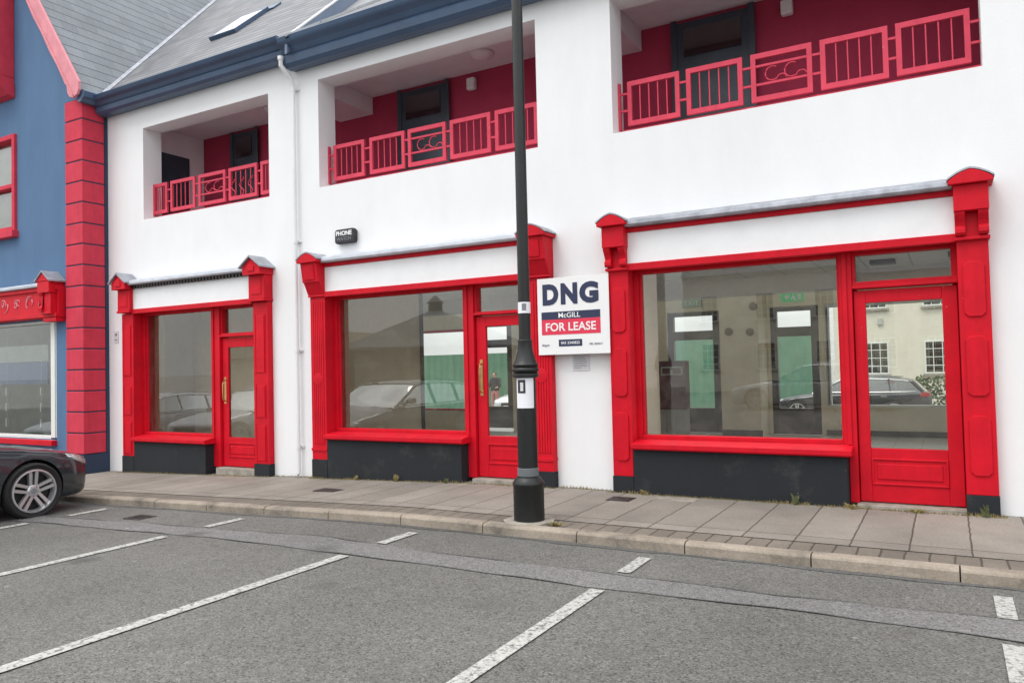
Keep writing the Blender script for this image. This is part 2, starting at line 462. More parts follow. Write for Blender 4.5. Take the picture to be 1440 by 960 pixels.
# ================================================================== SETTING: ground
def strip(mb, y0, y1, off, x0=-60., x1=40.):
    xs = [x0, -32, -5, x1]
    xs = [x for x in xs if x0 <= x <= x1]
    for a, b in zip(xs, xs[1:]):
        mb.poly([(a, y0, gz(a)+off), (b, y0, gz(b)+off), (b, y1, gz(b)+off), (a, y1, gz(a)+off)])

g = MB().poly([(-900, -900, -1.6), (900, -900, -1.6), (900, 900, -1.6), (-900, 900, -1.6)]).build('ground', 'yard')
tag(g, kind='structure')
mb = MB(); strip(mb, -48, -2.10, -.09); tag(mb.build('road', 'asphalt', weld=True), kind='structure')
mb = MB(); strip(mb, -1.74, .3, 0.); tag(mb.build('pavement', 'slabs', weld=True), kind='structure')
mb = MB(); strip(mb, -2.045, -1.74, -.004); tag(mb.build('brick_edging', 'pavers', weld=True), kind='structure')
mb = MB()
x = -60.15
while x < 40:
    a, b = x+.005, x+.955-.005
    pr = [(-2.17, -.30), (-2.165, -.02), (-2.155, -.006), (-2.135, .004), (-2.05, .004), (-2.05, -.30)]
    o = len(mb.v)
    jz = random.uniform(-.004, .004)
    mb.v += [(a, p[0], p[1]+gz(a)+jz) for p in pr] + [(b, p[0], p[1]+gz(b)+jz) for p in pr]
    n = len(pr); mb.f.append(tuple(o+i for i in range(n))); mb.f.append(tuple(o+n+i for i in reversed(range(n))))
    for i in range(n): mb.f.append((o+i, o+(i+1) % n, o+n+(i+1) % n, o+n+i))
    x += .955
tag(mb.build('kerb', 'kerb'), kind='structure')
# backing so that joints read dark
mb = MB(); strip(mb, -2.10, -2.03, -.06); tag(mb.build('kerb_bedding', 'tar'), kind='structure')

# trench reinstatement along the bays, with tar seams
def wavy(y, amp, ph):
    return lambda x: y + amp*math.sin(x*.9+ph) + amp*.6*math.sin(x*2.3+ph*2) + amp*.35*math.sin(x*7.1+ph)
top_e, bot_e = wavy(-2.93, .035, .4), wavy(-3.29, .03, 1.7)
def ribbon(name, m, fa, fb, off, x0=-32., x1=6., step=.25):
    mb = MB(); x = x0
    while x < x1-1e-6:
        xn = x+step
        mb.poly([(x, fa(x), gz(x)-.09+off), (xn, fa(xn), gz(xn)-.09+off), (xn, fb(xn), gz(xn)-.09+off), (x, fb(x), gz(x)-.09+off)])
        x = xn
    return tag(mb.build(name, m, weld=True), kind='structure')
ribbon('trench_patch', 'asphalt_patch', bot_e, top_e, .004)
ribbon('tar_seam', 'tar', lambda x: top_e(x)-.005-.009*math.sin(x*5)-.006*math.sin(x*17), lambda x: top_e(x)+.010+.012*math.sin(x*3.3)+.006*math.sin(x*13), .008)
ribbon('tar_seam', 'tar', lambda x: bot_e(x)-.004, lambda x: bot_e(x)+.004+.010*math.sin(x*4.1)+.006*math.sin(x*15), .008)
ribbon('kerb_grime_shade', 'tar', lambda x: -2.235+.02*math.sin(x*2.9)+.015*math.sin(x*9), lambda x: -2.16, .004)  # dark kerb-foot strip: grime that also paints the contact shadow

# parking bay lines
for lx in (2.5, .244, -2.135, -4.41, -6.72, -9.16, -11.5, -13.8, -16.1):
    mb = MB()
    for (a, b) in ((-7.6, -3.36), (-2.89, -2.42)):
        n = 12
        for i in range(n):
            ya, yb = a+(b-a)*i/n, a+(b-a)*(i+1)/n
            z = gz(lx)-.09+.0085
            mb.poly([(lx-.052, ya, z), (lx+.052, ya, z), (lx+.052, yb, z), (lx-.052, yb, z)])
    tag(mb.build('parking_line', 'line', weld=True), kind='structure')
mb = MB().poly([(-60, 7.2, -.5), (40, 7.2, -.5), (40, 40, -.5), (-60, 40, -.5)])
tag(mb.build('rear_yard', 'yard'), kind='structure')

# ================================================================== WHITE BUILDING
BX0, BX1 = -12.88, 7.0
bld = tag(empty('commercial_building', (-4, 0, 0)), 'white rendered building with three red shopfronts and three railed balcony openings under a slate roof', 'building')
def P(mb, name, m, parent=None, **k):
    """a part of the building given in world coordinates"""
    p = parent or bld
    o = mb.build(name, m, None, **k)
    o.parent = p
    w = Vector(); q = p
    while q: w += q.location; q = q.parent
    o.data.transform(Matrix.Translation(-w))
    return o

OPS = [(-11.88, -8.85), (-7.83, -4.25), (-3.27, .37)]
holes = [(a, b, 4.10, 5.68) for a, b in OPS]
SH = [(-12.20, -8.97), (-7.80, -4.24), (-3.22, .22), (1.25, 6.05)]  # fourth opening added out of view to let daylight in
holes += [(a, b, -.6, 2.75) for a, b in SH]
mb = MB(); wall_grid(mb, BX0, BX1, -.6, 6.05, 0, .35, holes)
P(mb, 'wall', 'white_render', weld=True)
P(MB().box(BX0+.005, BX0+.25, .36, 6.9, -.6, 6.2), 'side_wall', 'white_render')
P(MB().box(BX1-.25, BX1, .36, 6.9, -.6, 6.2), 'side_wall', 'white_render')

# ---- balcony gallery
P(MB().box(BX0+.26, BX1-.26, 1.5, 1.62, 3.3, 6.02), 'gallery_wall', 'maroon')
P(MB().box(BX0+.26, BX1-.26, .355, 1.495, 5.90, 6.02), 'gallery_ceiling', 'gallery_soffit')
P(MB().box(BX0+.26, BX1-.26, .355, 1.495, 3.3, 3.5), 'gallery_floor', 'gallery_soffit')
for a, b, c in ((-12.62, -12.50, 1), (-8.75, -8.05, 0), (-4.15, -3.42, 0)):
    if not c: P(MB().box(a, b, .36, 1.49, 5.62, 5.895), 'ceiling_beam', 'gallery_soffit')
P(MB().box(-12.3, -12.2, .36, 1.49, 3.5, 5.895), 'gallery_end_wall', 'gallery_soffit')
P(MB().box(-12.198, -12.17, .5, 1.15, 3.5, 5.45), 'gallery_door', 'gallery_door', bevel=.006)
for dx0, dx1 in ((-11.35, -10.72), (-7.45, -6.55), (-2.95, -1.98)):
    d = P(MB().box(dx0, dx1, 1.44, 1.497, 3.5, 5.84).box(dx0-.05, dx0+.03, 1.42, 1.438, 3.5, 5.88).box(dx1-.03, dx1+.05, 1.42, 1.438, 3.5, 5.88), 'gallery_door', 'gallery_door', bevel=.006)
    P(MB().box(dx0+.12, dx1-.12, 1.425, 1.437, 5.38, 5.74), 'door_pane', 'glass_car', d)
for lx in (-9.75, -6.1, -1.55):
    P(MB().box(lx-.07, lx+.07, 1.40, 1.495, 5.62, 5.80), 'wall_lamp', 'pvc', bevel=.02)
for lx in (-9.75, -5.6, -.9):
    P(MB().lathe([(.17, 5.897), (.17, 5.87), (.14, 5.84), (.08, 5.82), (.01, 5.815)], (lx, .95, 0), 20), 'ceiling_lamp', 'gallery_soffit', smooth=True)

# ---- balcony railings
def bar(mb, x0, x1, y, z0, z1, t=.02):
    mb.box(x0, x1, y-t, y+t, z0, z1)
def scroll(mb, cx, cz, r, y, flip=1):
    pts = []
    for i in range(26):
        a = R(60) + R(250)*i/25
        pts.append((cx+flip*r*math.cos(a), y, cz+r*math.sin(a)))
    mb.tube(pts, .0075, 6)
    e = pts[-1]
    pts = [(e[0]-flip*.0+flip*.045*(1-math.cos(R(200)*i/12))-flip*.045*0, y, e[2]+.03*math.sin(R(200)*i/12)) for i in range(13)]
    mb.tube(pts, .007, 6)
RAILS = [
 (OPS[0], [(-11.88, -11.51, 'b'), (-11.42, -10.79, 'b'), (-10.70, -10.05, 's'), (-9.97, -9.32, 'd'), (-9.24, -8.62, 'b')]),
 (OPS[1], [(-7.72, -7.14, 'b'), (-7.04, -6.42, 'b'), (-6.36, -5.73, 's'), (-5.66, -5.03, 'b'), (-4.96, -4.34, 'b')]),
 (OPS[2], [(-3.15, -2.53, 'b'), (-2.45, -1.83, 'b'), (-1.74, -1.12, 's'), (-1.04, -.41, 'b'), (-.34, .29, 'b')])]
RY, Z0, Z1 = .2, 4.215, 4.735
RLAB = ['crimson metal railing in the smallest balcony opening beside the blue building', 'crimson metal railing in the middle balcony opening behind the lamp post', 'crimson metal railing in the rightmost balcony opening above the lease board']
for ((oa, ob), panels), lab_ in zip(RAILS, RLAB):
    rail = tag(empty('balcony_railing', ((oa+ob)/2, RY, Z0)), lab_, 'railing', 'railings in the balcony openings')
    # end bars and connecting pieces
    P(MB().box(oa+.004, oa+.03, RY-.02, RY+.02, Z0-.03, Z1+.0), 'end_bar', 'red_rail', rail)
    edges = [oa+.03]
    for a, b, k in panels: edges += [a, b]
    edges.append(ob-.004)
    for i in range(0, len(edges), 2):
        a, b = edges[i], edges[i+1]
        if b-a < .01: continue
        for z in (4.40, 4.60): P(MB().box(a-.005, b+.005, RY-.010, RY+.010, z-.012, z+.012), 'connector', 'red_rail', rail)
    for a, b, k in panels:
        b = min(b, ob-.004)
        if a < oa: a = oa+.035
        p = MB()
        p.box(a, b, RY-.018, RY+.018, Z1-.055, Z1).box(a, b, RY-.018, RY+.018, Z0, Z0+.055)
        p.box(a, a+.05, RY-.018, RY+.018, Z0+.055, Z1-.055).box(b-.05, b, RY-.018, RY+.018, Z0+.055, Z1-.055)
        if k in 'bd':
            n = 4
            for i in range(n):
                xx = a+.042+(b-a-.084)*(i+1)/(n+1)
                p.box(xx-.006, xx+.006, RY-.006, RY+.006, Z0+.045, Z1-.045)
            if k == 'd':
                for i in range(3):
                    xx = a+.1+i*.2
                    p.tube([(xx+.05*math.sin(t*.6), RY-.012, Z0+.05+t*.022) for t in range(14)], .008, 5)
        else:
            for z in (4.40, 4.60): p.box(a+.042, b-.042, RY-.011, RY+.011, z-.012, z+.012)
            w = b-a
            scroll(p, a+w*.36, 4.50, .075, RY); scroll(p, a+w*.68, 4.50, .075, RY)
        P(p, 'rail_panel', 'red_rail', rail)
    # low red upstand behind the parapet edge under the railing
    P(MB().box(oa+.004, ob-.004, RY+.03, RY+.14, 4.09, 4.19), 'parapet_upstand', 'red_rail')

# ---- roof
SL = .91
def zroof(y): return 6.22+SL*(y+.32)
rl = math.sqrt(1+SL*SL)
ridge_y = 5.4
mb = MB()
xa, xb = -19.0, -8.14
t = .05
mb.poly([(xa, -.32, zroof(-.32)), (xb, -.32, zroof(-.32)), (xb, ridge_y, zroof(ridge_y)), (xa, ridge_y, zroof(ridge_y))],
        [(0, 0), (xb-xa, 0), (xb-xa, (ridge_y+.32)*rl), (0, (ridge_y+.32)*rl)])
yb2 = 7.9
mb.poly([(xa, ridge_y, zroof(ridge_y)), (xb, ridge_y, zroof(ridge_y)), (xb, yb2, zroof(-.32)), (xa, yb2, zroof(-.32))],
        [(0, 0), (xb-xa, 0), (xb-xa, 6), (0, 6)])
mb.poly([(xb, -.32, zroof(-.32)-t), (xb, -.32, zroof(-.32)), (xb, ridge_y, zroof(ridge_y)), (xb, ridge_y, zroof(ridge_y)-t)])
P(mb, 'roof', 'slate')
# lower roof to the right with a hip at its left end, and the white gable end wall above it
m2_ = .70; hx, hy, hz = -8.12, -.34, 6.26; T = 4.3
zr2 = hz+m2_*T
mb = MB()
mb.poly([(hx, hy, hz), (BX1, hy, hz), (BX1, hy+T, zr2), (hx+T, hy+T, zr2)], [(0, 0), (BX1-hx, 0), (BX1-hx, T*1.28), (T, T*1.28)])
mb.poly([(hx, hy+2*T, hz), (hx, hy, hz), (hx+T, hy+T, zr2)], [(0, 0), (2*T, 0), (T, T*1.28)])
mb.poly([(BX1, hy+T, zr2), (BX1, hy+2*T, hz), (hx, hy+2*T, hz), (hx+T, hy+T, zr2)], [(0, 5), (0, 0), (14, 0), (10, 5)])
P(mb, 'roof', 'slate')
mb = MB()
for k in range(12):
    t0, t1 = T*k/12, T*(k+1)/12-.01
    o = len(mb.v)
    for t in (t0, t1):
        c = (hx+t, hy+t, hz+m2_*t)
        mb.v += [(c[0]-.07, c[1]+.07, c[2]-.045), (c[0], c[1], c[2]+.035), (c[0]+.07, c[1]-.07, c[2]-.045), (c[0], c[1], c[2]-.05)]
    for q_ in ((0,1,5,4),(1,2,6,5),(2,3,7,6),(3,0,4,7),(0,3,2,1),(4,5,6,7)): mb.f.append(tuple(o+i_ for i_ in q_))
P(mb, 'hip_tiles', 'grey_tile')
P(MB().prism([(.05, 6.0), (7.7, 6.0), (ridge_y, zroof(ridge_y)-.08), (.05, zroof(.05)-.08)], 'x', xb-.25, xb-.004), 'gable_wall', 'white_render')
# verge board of the steep roof (faces right)
mb = MB()
def vb(y, dz): return (y, zroof(y)+dz)
mb.prism([vb(-.34, -.20), vb(-.34, .03), vb(5.35, .03), vb(5.35, -.20)], 'x', xb, xb+.05)
P(mb, 'verge_board', 'barge', bevel=.01)
P(MB().prism([vb(-.34, .032), vb(-.34, .06), vb(5.35, .06), vb(5.35, .032)], 'x', xb-.01, xb+.055), 'verge_strip', 'pvc')
# gutters: moulded box profile
def gutter(x0, x1, zb, zt, yo):
    h = zt-zb
    pr = [(0.002, zb+.02), (-.10, zb), (-.18, zb+.01), (-.23, zb+.05*h/.35), (-.25, zb+.36*h), (-.235, zb+.44*h), (-.25, zb+.47*h), (-.29, zb+.62*h),
          (yo-.02, zb+.74*h), (yo-.035, zb+.80*h), (yo-.015, zb+.82*h), (yo-.035, zt-.015), (yo-.02, zt), (yo+.06, zt), (yo+.08, zt-.03), (0.002, zt-.03)]
    return MB().prism(pr, 'x', x0, x1)
P(gutter(-12.86, -8.30, 6.02, 6.32, -.33), 'gutter', 'gutter')
P(gutter(-8.27, BX1, 5.865, 6.27, -.34), 'gutter', 'gutter')
P(MB().tube([(-8.29, -.27, 6.03), (-8.29, -.27, 5.90), (-8.26, -.09, 5.74), (-8.255, -.065, 5.62)], .033, 12).tube([(-8.29, -.27, 6.03), (-8.29, -.27, 5.98)], .045, 12), 'gutter_outlet', 'pvc', smooth=True)
dp = MB().tube([(-8.255, -.065, 5.66), (-8.258, -.065, gz(-8.26)+.05), (-8.258, -.10, gz(-8.26)+.01)], .028, 14)
for z in (5.6, 3.35, 1.75, .35):
    dp.lathe([(.034, z-.03), (.034, z+.03)], (-8.256, -.065, 0), 14).box(-8.256-.06, -8.256+.06, -.03, -.004, z-.012, z+.012)
P(dp, 'drainpipe', 'pvc', smooth=True)

# skylight lying in the slates
def onroof(x, s, up):     # s = distance up the slope from the eave
    y = -.32+s/rl
    return Vector((x, y, zroof(y))) + Vector((0, -SL, 1))/rl*up
def roofbox(mb, x0, x1, s0, s1, u0, u1):
    o = len(mb.v)
    mb.v += [tuple(onroof(x, s, u)) for u in (u0, u1) for s in (s0, s1) for x in (x0, x1)]
    for q in ((0,2,3,1),(4,5,7,6),(0,1,5,4),(2,6,7,3),(0,4,6,2),(1,3,7,5)): mb.f.append(tuple(o+i for i in q))
sx0, sx1, s0, s1 = -11.42, -10.74, 1.88, 2.85
mb = MB()
roofbox(mb, sx0, sx1, s0-.04, s0+.03, .005, .07); roofbox(mb, sx0, sx1, s1-.03, s1+.05, .005, .07)
roofbox(mb, sx0, sx0+.045, s0+.03, s1-.03, .005, .07); roofbox(mb, sx1-.045, sx1, s0+.03, s1-.03, .005, .07)
roofbox(mb, sx0-.10, sx1+.10, s1+.05, s1+.32, .004, .03)
sk = P(mb, 'skylight', 'gutter')
mb = MB(); roofbox(mb, sx0+.045, sx1-.045, s0+.03, s1-.03, .045, .066)
P(mb, 'skylight_pane', 'pvc', sk)  # bright sky reflection put into the pane as plain white

# ---- shopfronts
def capf(t):
    return .72*math.sin(math.pi*t)**.9+.28*(1-abs(2*t-1))
def seg_cap(mb, x0, x1, z, rise, y0, y1, n=10):
    pts = [(x0, z)]
    for i in range(n+1):
        tt = i/n; pts.append((x0+(x1-x0)*tt, z+.035+rise*capf(tt)))
    pts.append((x1, z))
    mb.prism(pts, 'y', y0, y1)
def raised(mb, x0, x1, z0, z1, y, d=.014, r=.03):
    """a panel with chamfered corners standing proud of a pilaster"""
    mb.prism([(x0+r, z0), (x1-r, z0), (x1, z0+r), (x1, z1-r), (x1-r, z1), (x0+r, z1), (x0, z1-r), (x0, z0+r)], 'y', y-d, y+.002)

def pilaster(x0, x1, base, plinth, style):
    yf = -.10
    m = MB().box(x0, x1, yf, .06, plinth, 2.50)
    w = x1-x0
    pil = None
    if style == 'flute':
        n = 6
        for i in range(n):
            c = x0+.035+(w-.07)*(i+.5)/n
            m.box(c-.013, c+.013, yf-.010, yf+.002, plinth+.22, 2.44)
        m.box(x0-.006, x1+.006, yf-.014, .05, plinth+.12, plinth+.16)
        m.lathe([(.088, yf-.009), (.088, yf-.013), (.05, yf-.016), (.03, yf-.018), (.004, yf-.019)], ((x0+x1)/2, 0, 1.33), 22, 'y')
    elif style == 'round':
        for z0, z1 in ((1.80, 2.30), (1.08, 1.62), (.36, .90)):
            raised(m, x0+.04, x1-.04, z0, z1, yf, .018, .035)
    else:
        for z0, z1 in ((1.62, 2.30), (.95, 1.42), (.30, .82)):
            z0 += base; z1 += base if z0 < 1 else 0
            m.box(x0+.07, x1-.07, yf-.012, yf+.002, z0, z1)
            m.box(x0+.045, x0+.055, yf-.008, yf+.002, z0-.03, z1+.03).box(x1-.055, x1-.045, yf-.008, yf+.002, z0-.03, z1+.03)
    pil = P(m, 'pilaster', 'red', bevel=.005)
    P(MB().box(x0-.004, x1+.004, yf-.012, .06, -.6, plinth-.002), 'plinth', 'black_plinth', pil, bevel=.004)
    c = MB()
    if style == 'flute':
        c.prism([(.0, 2.53), (-.13, 2.53), (-.215, 2.70), (-.235, 2.70), (-.275, 2.97), (.0, 2.97)], 'x', x0-.012, x1+.012)
        c.prism([(-.236, 2.735), (-.252, 2.732), (-.283, 2.93), (-.268, 2.935)], 'x', x0+.045, x1-.045)
        c.box(x0-.012, x1+.012, -.135, .0, 2.50, 2.528)
        seg_cap(c, x0-.05, x1+.05, 2.972, .10, -.315, 0.)
    elif style == 'round':
        c.box(x0-.012, x1+.012, -.235, 0., 2.75, 2.985)
        c.box(x0+.0, x1-.0, -.12, 0., 2.53, 2.748)
        for a, b in ((x0-.008, x0+w*.30), (x1-w*.30, x1+.008)):
            c.prism([(-.121, 2.54), (-.165, 2.535), (-.185, 2.56), (-.185, 2.60), (-.16, 2.62), (-.175, 2.66), (-.215, 2.72), (-.225, 2.749), (-.121, 2.749)], 'x', a, b)
        c.box(x0-.015, x1+.015, -.15, 0., 2.495, 2.528)
        seg_cap(c, x0-.05, x1+.05, 2.987, .09, -.29, 0.)
    else:
        c.box(x0-.012, x1+.012, -.17, 0., 2.55, 2.90)
        c.box(x0-.02, x1+.02, -.185, 0., 2.51, 2.548)
        m2 = .05
        c.box(x0+m2, x1-m2, -.18, -.168, 2.61, 2.84)
        xm = (x0+x1)/2
        c.prism([(x0-.03, 2.902), (x1+.03, 2.902), (x1+.03, 3.02), (xm, 3.16), (x0-.03, 3.02)], 'y', -.27, 0.)
        c.prism([(xm-.07, 2.95), (xm+.07, 2.95), (xm+.07, 3.02), (xm, 3.08), (xm-.07, 3.02)], 'y', -.284, -.268)
    P(c, 'corbel', 'red', pil, bevel=.006)
    # lead dressing over the corbel
    L = MB()
    if style == 'gable':
        xm = (x0+x1)/2
        for sgn in (-1, 1):
            e = xm+sgn*((x1-x0)/2+.075)
            L.prism([(xm, 3.165), (xm, 3.19), (e, 3.022), (e, 3.000)], 'y', -.31, -.0)
    else:
        n = 10; za = 3.007 if style == 'flute' else 3.022; rise = .10 if style == 'flute' else .09
        up, lo = [], []
        for i in range(n+1):
            tt = i/n; xx = x0-.06+(x1-x0+.12)*tt; zz = za+.003+rise*capf(tt)
            lo.append((xx, zz)); up.append((xx, zz+.016))
        L.prism(lo+up[::-1], 'y', -.318 if style == 'flute' else -.293, 0.)
    P(L, 'lead_cap', 'lead', pil)
    return pil

def shopfront(xl0, xl1, xr0, xr1, wx1, mx1, base, plinth, sill, leaf_top, bar_top, style, gl, step_z, handle):
    pilaster(xl0, xl1, base, plinth, style); pilaster(xr0, xr1, base, plinth, style)
    YG = .145
    # fascia: red carcass, white board, red beads
    fr = MB().box(xl1, xr0, -.085, .17, 2.497, 2.96)
    fr.box(xl1, xr0, -.125, -.086, 2.49, 2.565)
    if style == 'gable':
        fr.box(xl1, xr0, -.115, -.086, 2.925, 2.965)
        k = int((xr0-xl1)/.075); comb = [(xl1, 2.968)]
        for i in range(k):
            xx = xl1+.02+(xr0-xl1-.04)*(i+.25)/k
            comb += [(xx, 2.955), (xx, 2.912), (xx+.036, 2.912), (xx+.036, 2.955)]
        comb.append((xr0, 2.968))
        P(MB().prism(comb, 'y', -.165, -.1165), 'dentil_course', 'dark_wood')
    else:
        fr.box(xl1, xr0, -.125, -.086, 2.915, 2.968)
    P(fr, 'fascia_frame', 'red' if style != 'gable' else 'red', bevel=.004)
    P(MB().box(xl1+.002, xr0-.002, -.104, -.087, 2.567, 2.913), 'signboard', 'white_board')
    P(MB().prism([(-.002, 2.97), (-.205, 2.97), (-.222, 2.99), (-.215, 3.035), (-.19, 3.045), (-.002, 3.10)], 'x', xl1+.015, xr0-.015), 'lead_cornice', 'lead' if style == 'round' else 'pale_lead', bevel=.006)
    # display window
    a, b = xl1, wx1
    w = MB().box(a, a+.05, .08, .20, sill, 2.496).box(b-.02, b, .08, .20, sill, 2.496).box(a+.05, b-.02, .08, .20, 2.46, 2.496).box(a+.05, b-.02, .08, .20, sill, sill+.045)
    w.box(a+.05, a+.075, .12, .20, sill+.045, 2.46)
    win = P(w, 'shop_window', 'red', bevel=.004)
    P(MB().poly([(a+.05, YG, sill+.045), (b-.02, YG, sill+.045), (b-.02, YG, 2.46), (a+.05, YG, 2.46)]), 'window_pane', 'glass', win)
    # reveal between pilaster and frame, sill and stall riser
    P(MB().prism([(-.150, sill-.10), (-.165, sill-.085), (-.165, sill-.035), (-.12, sill-.028), (.075, sill+.002), (.075, sill-.10)], 'x', xl1+.003, wx1+.085), 'window_sill', 'red', bevel=.005)
    P(MB().box(xl1+.003, wx1+.035, -.105, .15, -.6, sill-.102), 'stall_riser', 'black_plinth', bevel=.006)
    # mullion
    P(MB().box(wx1+.002, mx1, .05, .20, sill-.10, 2.496).box(wx1+.035, wx1+.075, .03, .05, sill+.003, 2.496).box(wx1+.04, mx1, .05, .2, step_z, sill-.10), 'mullion', 'red', bevel=.004)
    # transom light over the door
    t = MB().box(mx1, xr0, .07, .20, leaf_top+.012, bar_top).box(mx1, mx1+.03, .08, .20, bar_top, 2.496).box(xr0-.05, xr0, .08, .20, bar_top, 2.496).box(mx1+.03, xr0-.05, .08, .20, 2.465, 2.496)
    t.box(mx1-.0, xr0, .045, .07, leaf_top+.018, leaf_top+.045)
    tr = P(t, 'transom_window', 'red', bevel=.004)
    P(MB().poly([(mx1+.03, YG, bar_top), (xr0-.05, YG, bar_top), (xr0-.05, YG, 2.465), (mx1+.03, YG, 2.465)]), 'transom_pane', 'glass', tr)
    # door leaf
    dx0, dx1 = mx1+.008, xr0-.008
    g0, g1, gb, gt = gl
    z0 = step_z+.012
    d = MB().box(dx0, g0, .10, .15, z0, leaf_top).box(g1, dx1, .10, .15, z0, leaf_top)
    d.box(g0, g1, .10, .15, gt, leaf_top).box(g0, g1, .10, .15, z0, gb)
    ph = gb-z0
    p0, p1 = z0+ph*.36, z0+ph*.78
    pw = .02
    d.box(g0, g1, .086, .102, p1, p1+pw).box(g0, g1, .086, .102, p0-pw, p0)
    d.box(g0-.0, g0+pw, .086, .102, p0, p1).box(g1-pw, g1, .086, .102, p0, p1)
    d.box(g0+.05, g1-.05, .088, .102, p0+.035, p1-.035)
    door = P(d, 'door', 'red', bevel=.006)
    P(MB().poly([(g0, .125, gb), (g1, .125, gb), (g1, .125, gt), (g0, .125, gt)]), 'door_pane', 'glass', door)
    if handle:
        hx, hz0, hz1 = handle
        h = MB().tube([(hx, .098, hz0+.02), (hx, .055, hz0+.04), (hx, .045, hz0+.08), (hx, .045, hz1-.08), (hx, .055, hz1-.04), (hx, .098, hz1-.02)], .011, 10)
        h.box(hx-.022, hx+.022, .092, .099, hz0-.02, hz1+.02)
        P(h, 'door_handle', 'brass', door, smooth=True)
    P(MB().box(xr0-.001, xr1, .061, .30, base-.2, 2.74).box(xl0, xl1+.001, .061, .30, base-.2, 2.74).box(xl1+.002, xr0-.002, .171, .30, 2.497, 2.79), 'jamb', 'red')
    P(MB().box(xr0-.045, xr0-.001, .152, .20, step_z, leaf_top+.01).box(mx1, mx1+.04, .152, .20, step_z, leaf_top+.01), 'door_stop', 'red')
    # side post at the hinge, and the step
    P(MB().box(mx1-.02, xr0, -.03, .3, -.6, step_z), 'door_step', 'concrete', bevel=.008)
    return door

shopfront(-12.36, -12.05, -9.13, -8.82, -10.27, -10.07, -.18, .075, .43, 2.00, 2.075, 'gable', (-9.93, -9.30, .43, 1.85), -.035, (-9.995, .98, 1.36))
shopfront(-7.95, -7.67, -4.37, -4.09, -5.43, -5.27, -.05, .19, .58, 2.09, 2.15, 'flute', (-5.12, -4.56, .57, 1.96), .04, (-5.19, 1.10, 1.52))
shopfront(-3.34, -3.10, .10, .35, -.93, -.81, 0., .185, .59, 2.115, 2.20, 'round', (-.695, -.035, .56, 1.99), .025, None)
shopfront(1.15, 1.40, 5.95, 6.20, 4.90, 5.05, 0., .185, .59, 2.115, 2.20, 'round', (5.20, 5.80, .56, 1.99), .025, None)  # unseen extra shopfront added to light the interior
# small latch hardware on the right shop's mullion side
# rear of shopfront openings: interior shell
P(MB().box(-7.9, BX1-.26, .36, 6.95, -.1, .03), 'shop_floor', 'floor_tile')
P(MB().box(BX0+.26, -7.905, .36, 6.95, -.2, -.04), 'shop_floor', 'floor_tile')
P(MB().box(BX0+.26, BX1-.26, .36, 4.598, 2.80, 3.28), 'shop_ceiling', 'ceil')
P(MB().box(BX0+.26, BX1-.26, 4.86, 6.95, 6.0, 6.15), 'added_hall_ceiling', 'white_board')  # unseen double-height hall added to bring daylight into the shops
P(MB().box(BX0+.26, BX1-.26, 4.60, 4.85, 2.52, 6.15), 'bulkhead_reflector', 'white_board')  # bulkhead below; white upper part added to bounce daylight into the shops
rh = [(-11.35, -9.75, .42, 2.35), (-9.62, -8.66, -.1, 2.42), (-4.98, -3.92, -.1, 2.45), (-2.95, -2.08, -.1, 2.45), (-1.98, 2.4, .55, 2.45), (2.6, 6.4, .55, 2.45), (-8.4, -6.2, .55, 2.45)] + [(-12.3+2.4*k, -10.2+2.4*k, 3.1, 5.9) for k in range(8)]  # clerestory row and last two lower openings added, unseen, for daylight
mb = MB(); wall_grid(mb, BX0, BX1, -.6, 6.2, 6.96, 7.2, rh)
P(mb, 'rear_wall', 'beige', weld=True)
iw = MB()
iw.box(-3.30, -3.06, .21, .75, .03, 2.8)             # stub between the right shops
iw.box(-7.90, -7.72, .21, 2.2, .03, 2.8)
iw.box(-8.95, -8.75, .36, 1.74, -.04, 2.8)
P(iw, 'partition_wall', 'beige')
P(MB().box(-7.93, -7.69, 2.201, 2.27, .03, 2.8), 'partition_end', 'dark_wood')
P(MB().box(-12.62, -10.9, 1.55, 1.65, -.04, 2.8).box(-10.899, -8.96, 1.75, 1.85, -.04, 2.8).box(-12.62, -12.12, .36, .55, -.04, 2.8), 'partition_wall', 'beige')
P(MB().box(-3.72, -3.02, 6.25, 6.955, .03, 5.99), 'column', 'beige')
P(MB().box(-3.74, -3.0, 6.235, 6.248, .031, .16).box(-2.0, 2.4, 6.935, 6.958, .031, .13), 'skirting', 'dark_wood')
for vx, vy in ((-1.1, 2.2), (-.25, 1.7), (-2.6, 3.2), (-5.6, 2.4)):
    P(MB().box(vx-.3, vx+.3, vy-.3, vy+.3, 2.775, 2.799).box(vx-.22, vx+.22, vy-.22, vy+.22, 2.765, 2.774), 'ceiling_vent', 'gallery_soffit', bevel=.005)
for vx, vy in ((-.75, 3.6), (.2, 3.3)):
    P(MB().box(vx-.16, vx+.16, vy-.12, vy+.12, 2.74, 2.799), 'ceiling_speaker', 'dark_void', bevel=.01)
def rear_door(x0, x1):
    f = MB().box(x0, x0+.12, 6.98, 7.10, .03, 2.44).box(x1-.14, x1, 6.98, 7.10, .03, 2.44)
    f.box(x0+.12, x1-.14, 6.98, 7.10, 2.36, 2.44).box(x0+.12, x1-.14, 6.98, 7.10, 1.88, 2.06).box(x0+.12, x1-.14, 6.98, 7.10, .03, .52)
    d = P(f, 'rear_door', 'dark_wood', bevel=.005)
    P(MB().poly([(x0+.12, 7.04, 2.06), (x1-.14, 7.04, 2.06), (x1-.14, 7.04, 2.36), (x0+.12, 7.04, 2.36)]).poly([(x0+.12, 7.04, .52), (x1-.14, 7.04, .52), (x1-.14, 7.04, 1.88), (x0+.12, 7.04, 1.88)]), 'rear_door_pane', 'glass_dim', d)
for a, b in ((-9.62, -8.66), (-4.98, -3.92), (-2.95, -2.08)): rear_door(a, b)
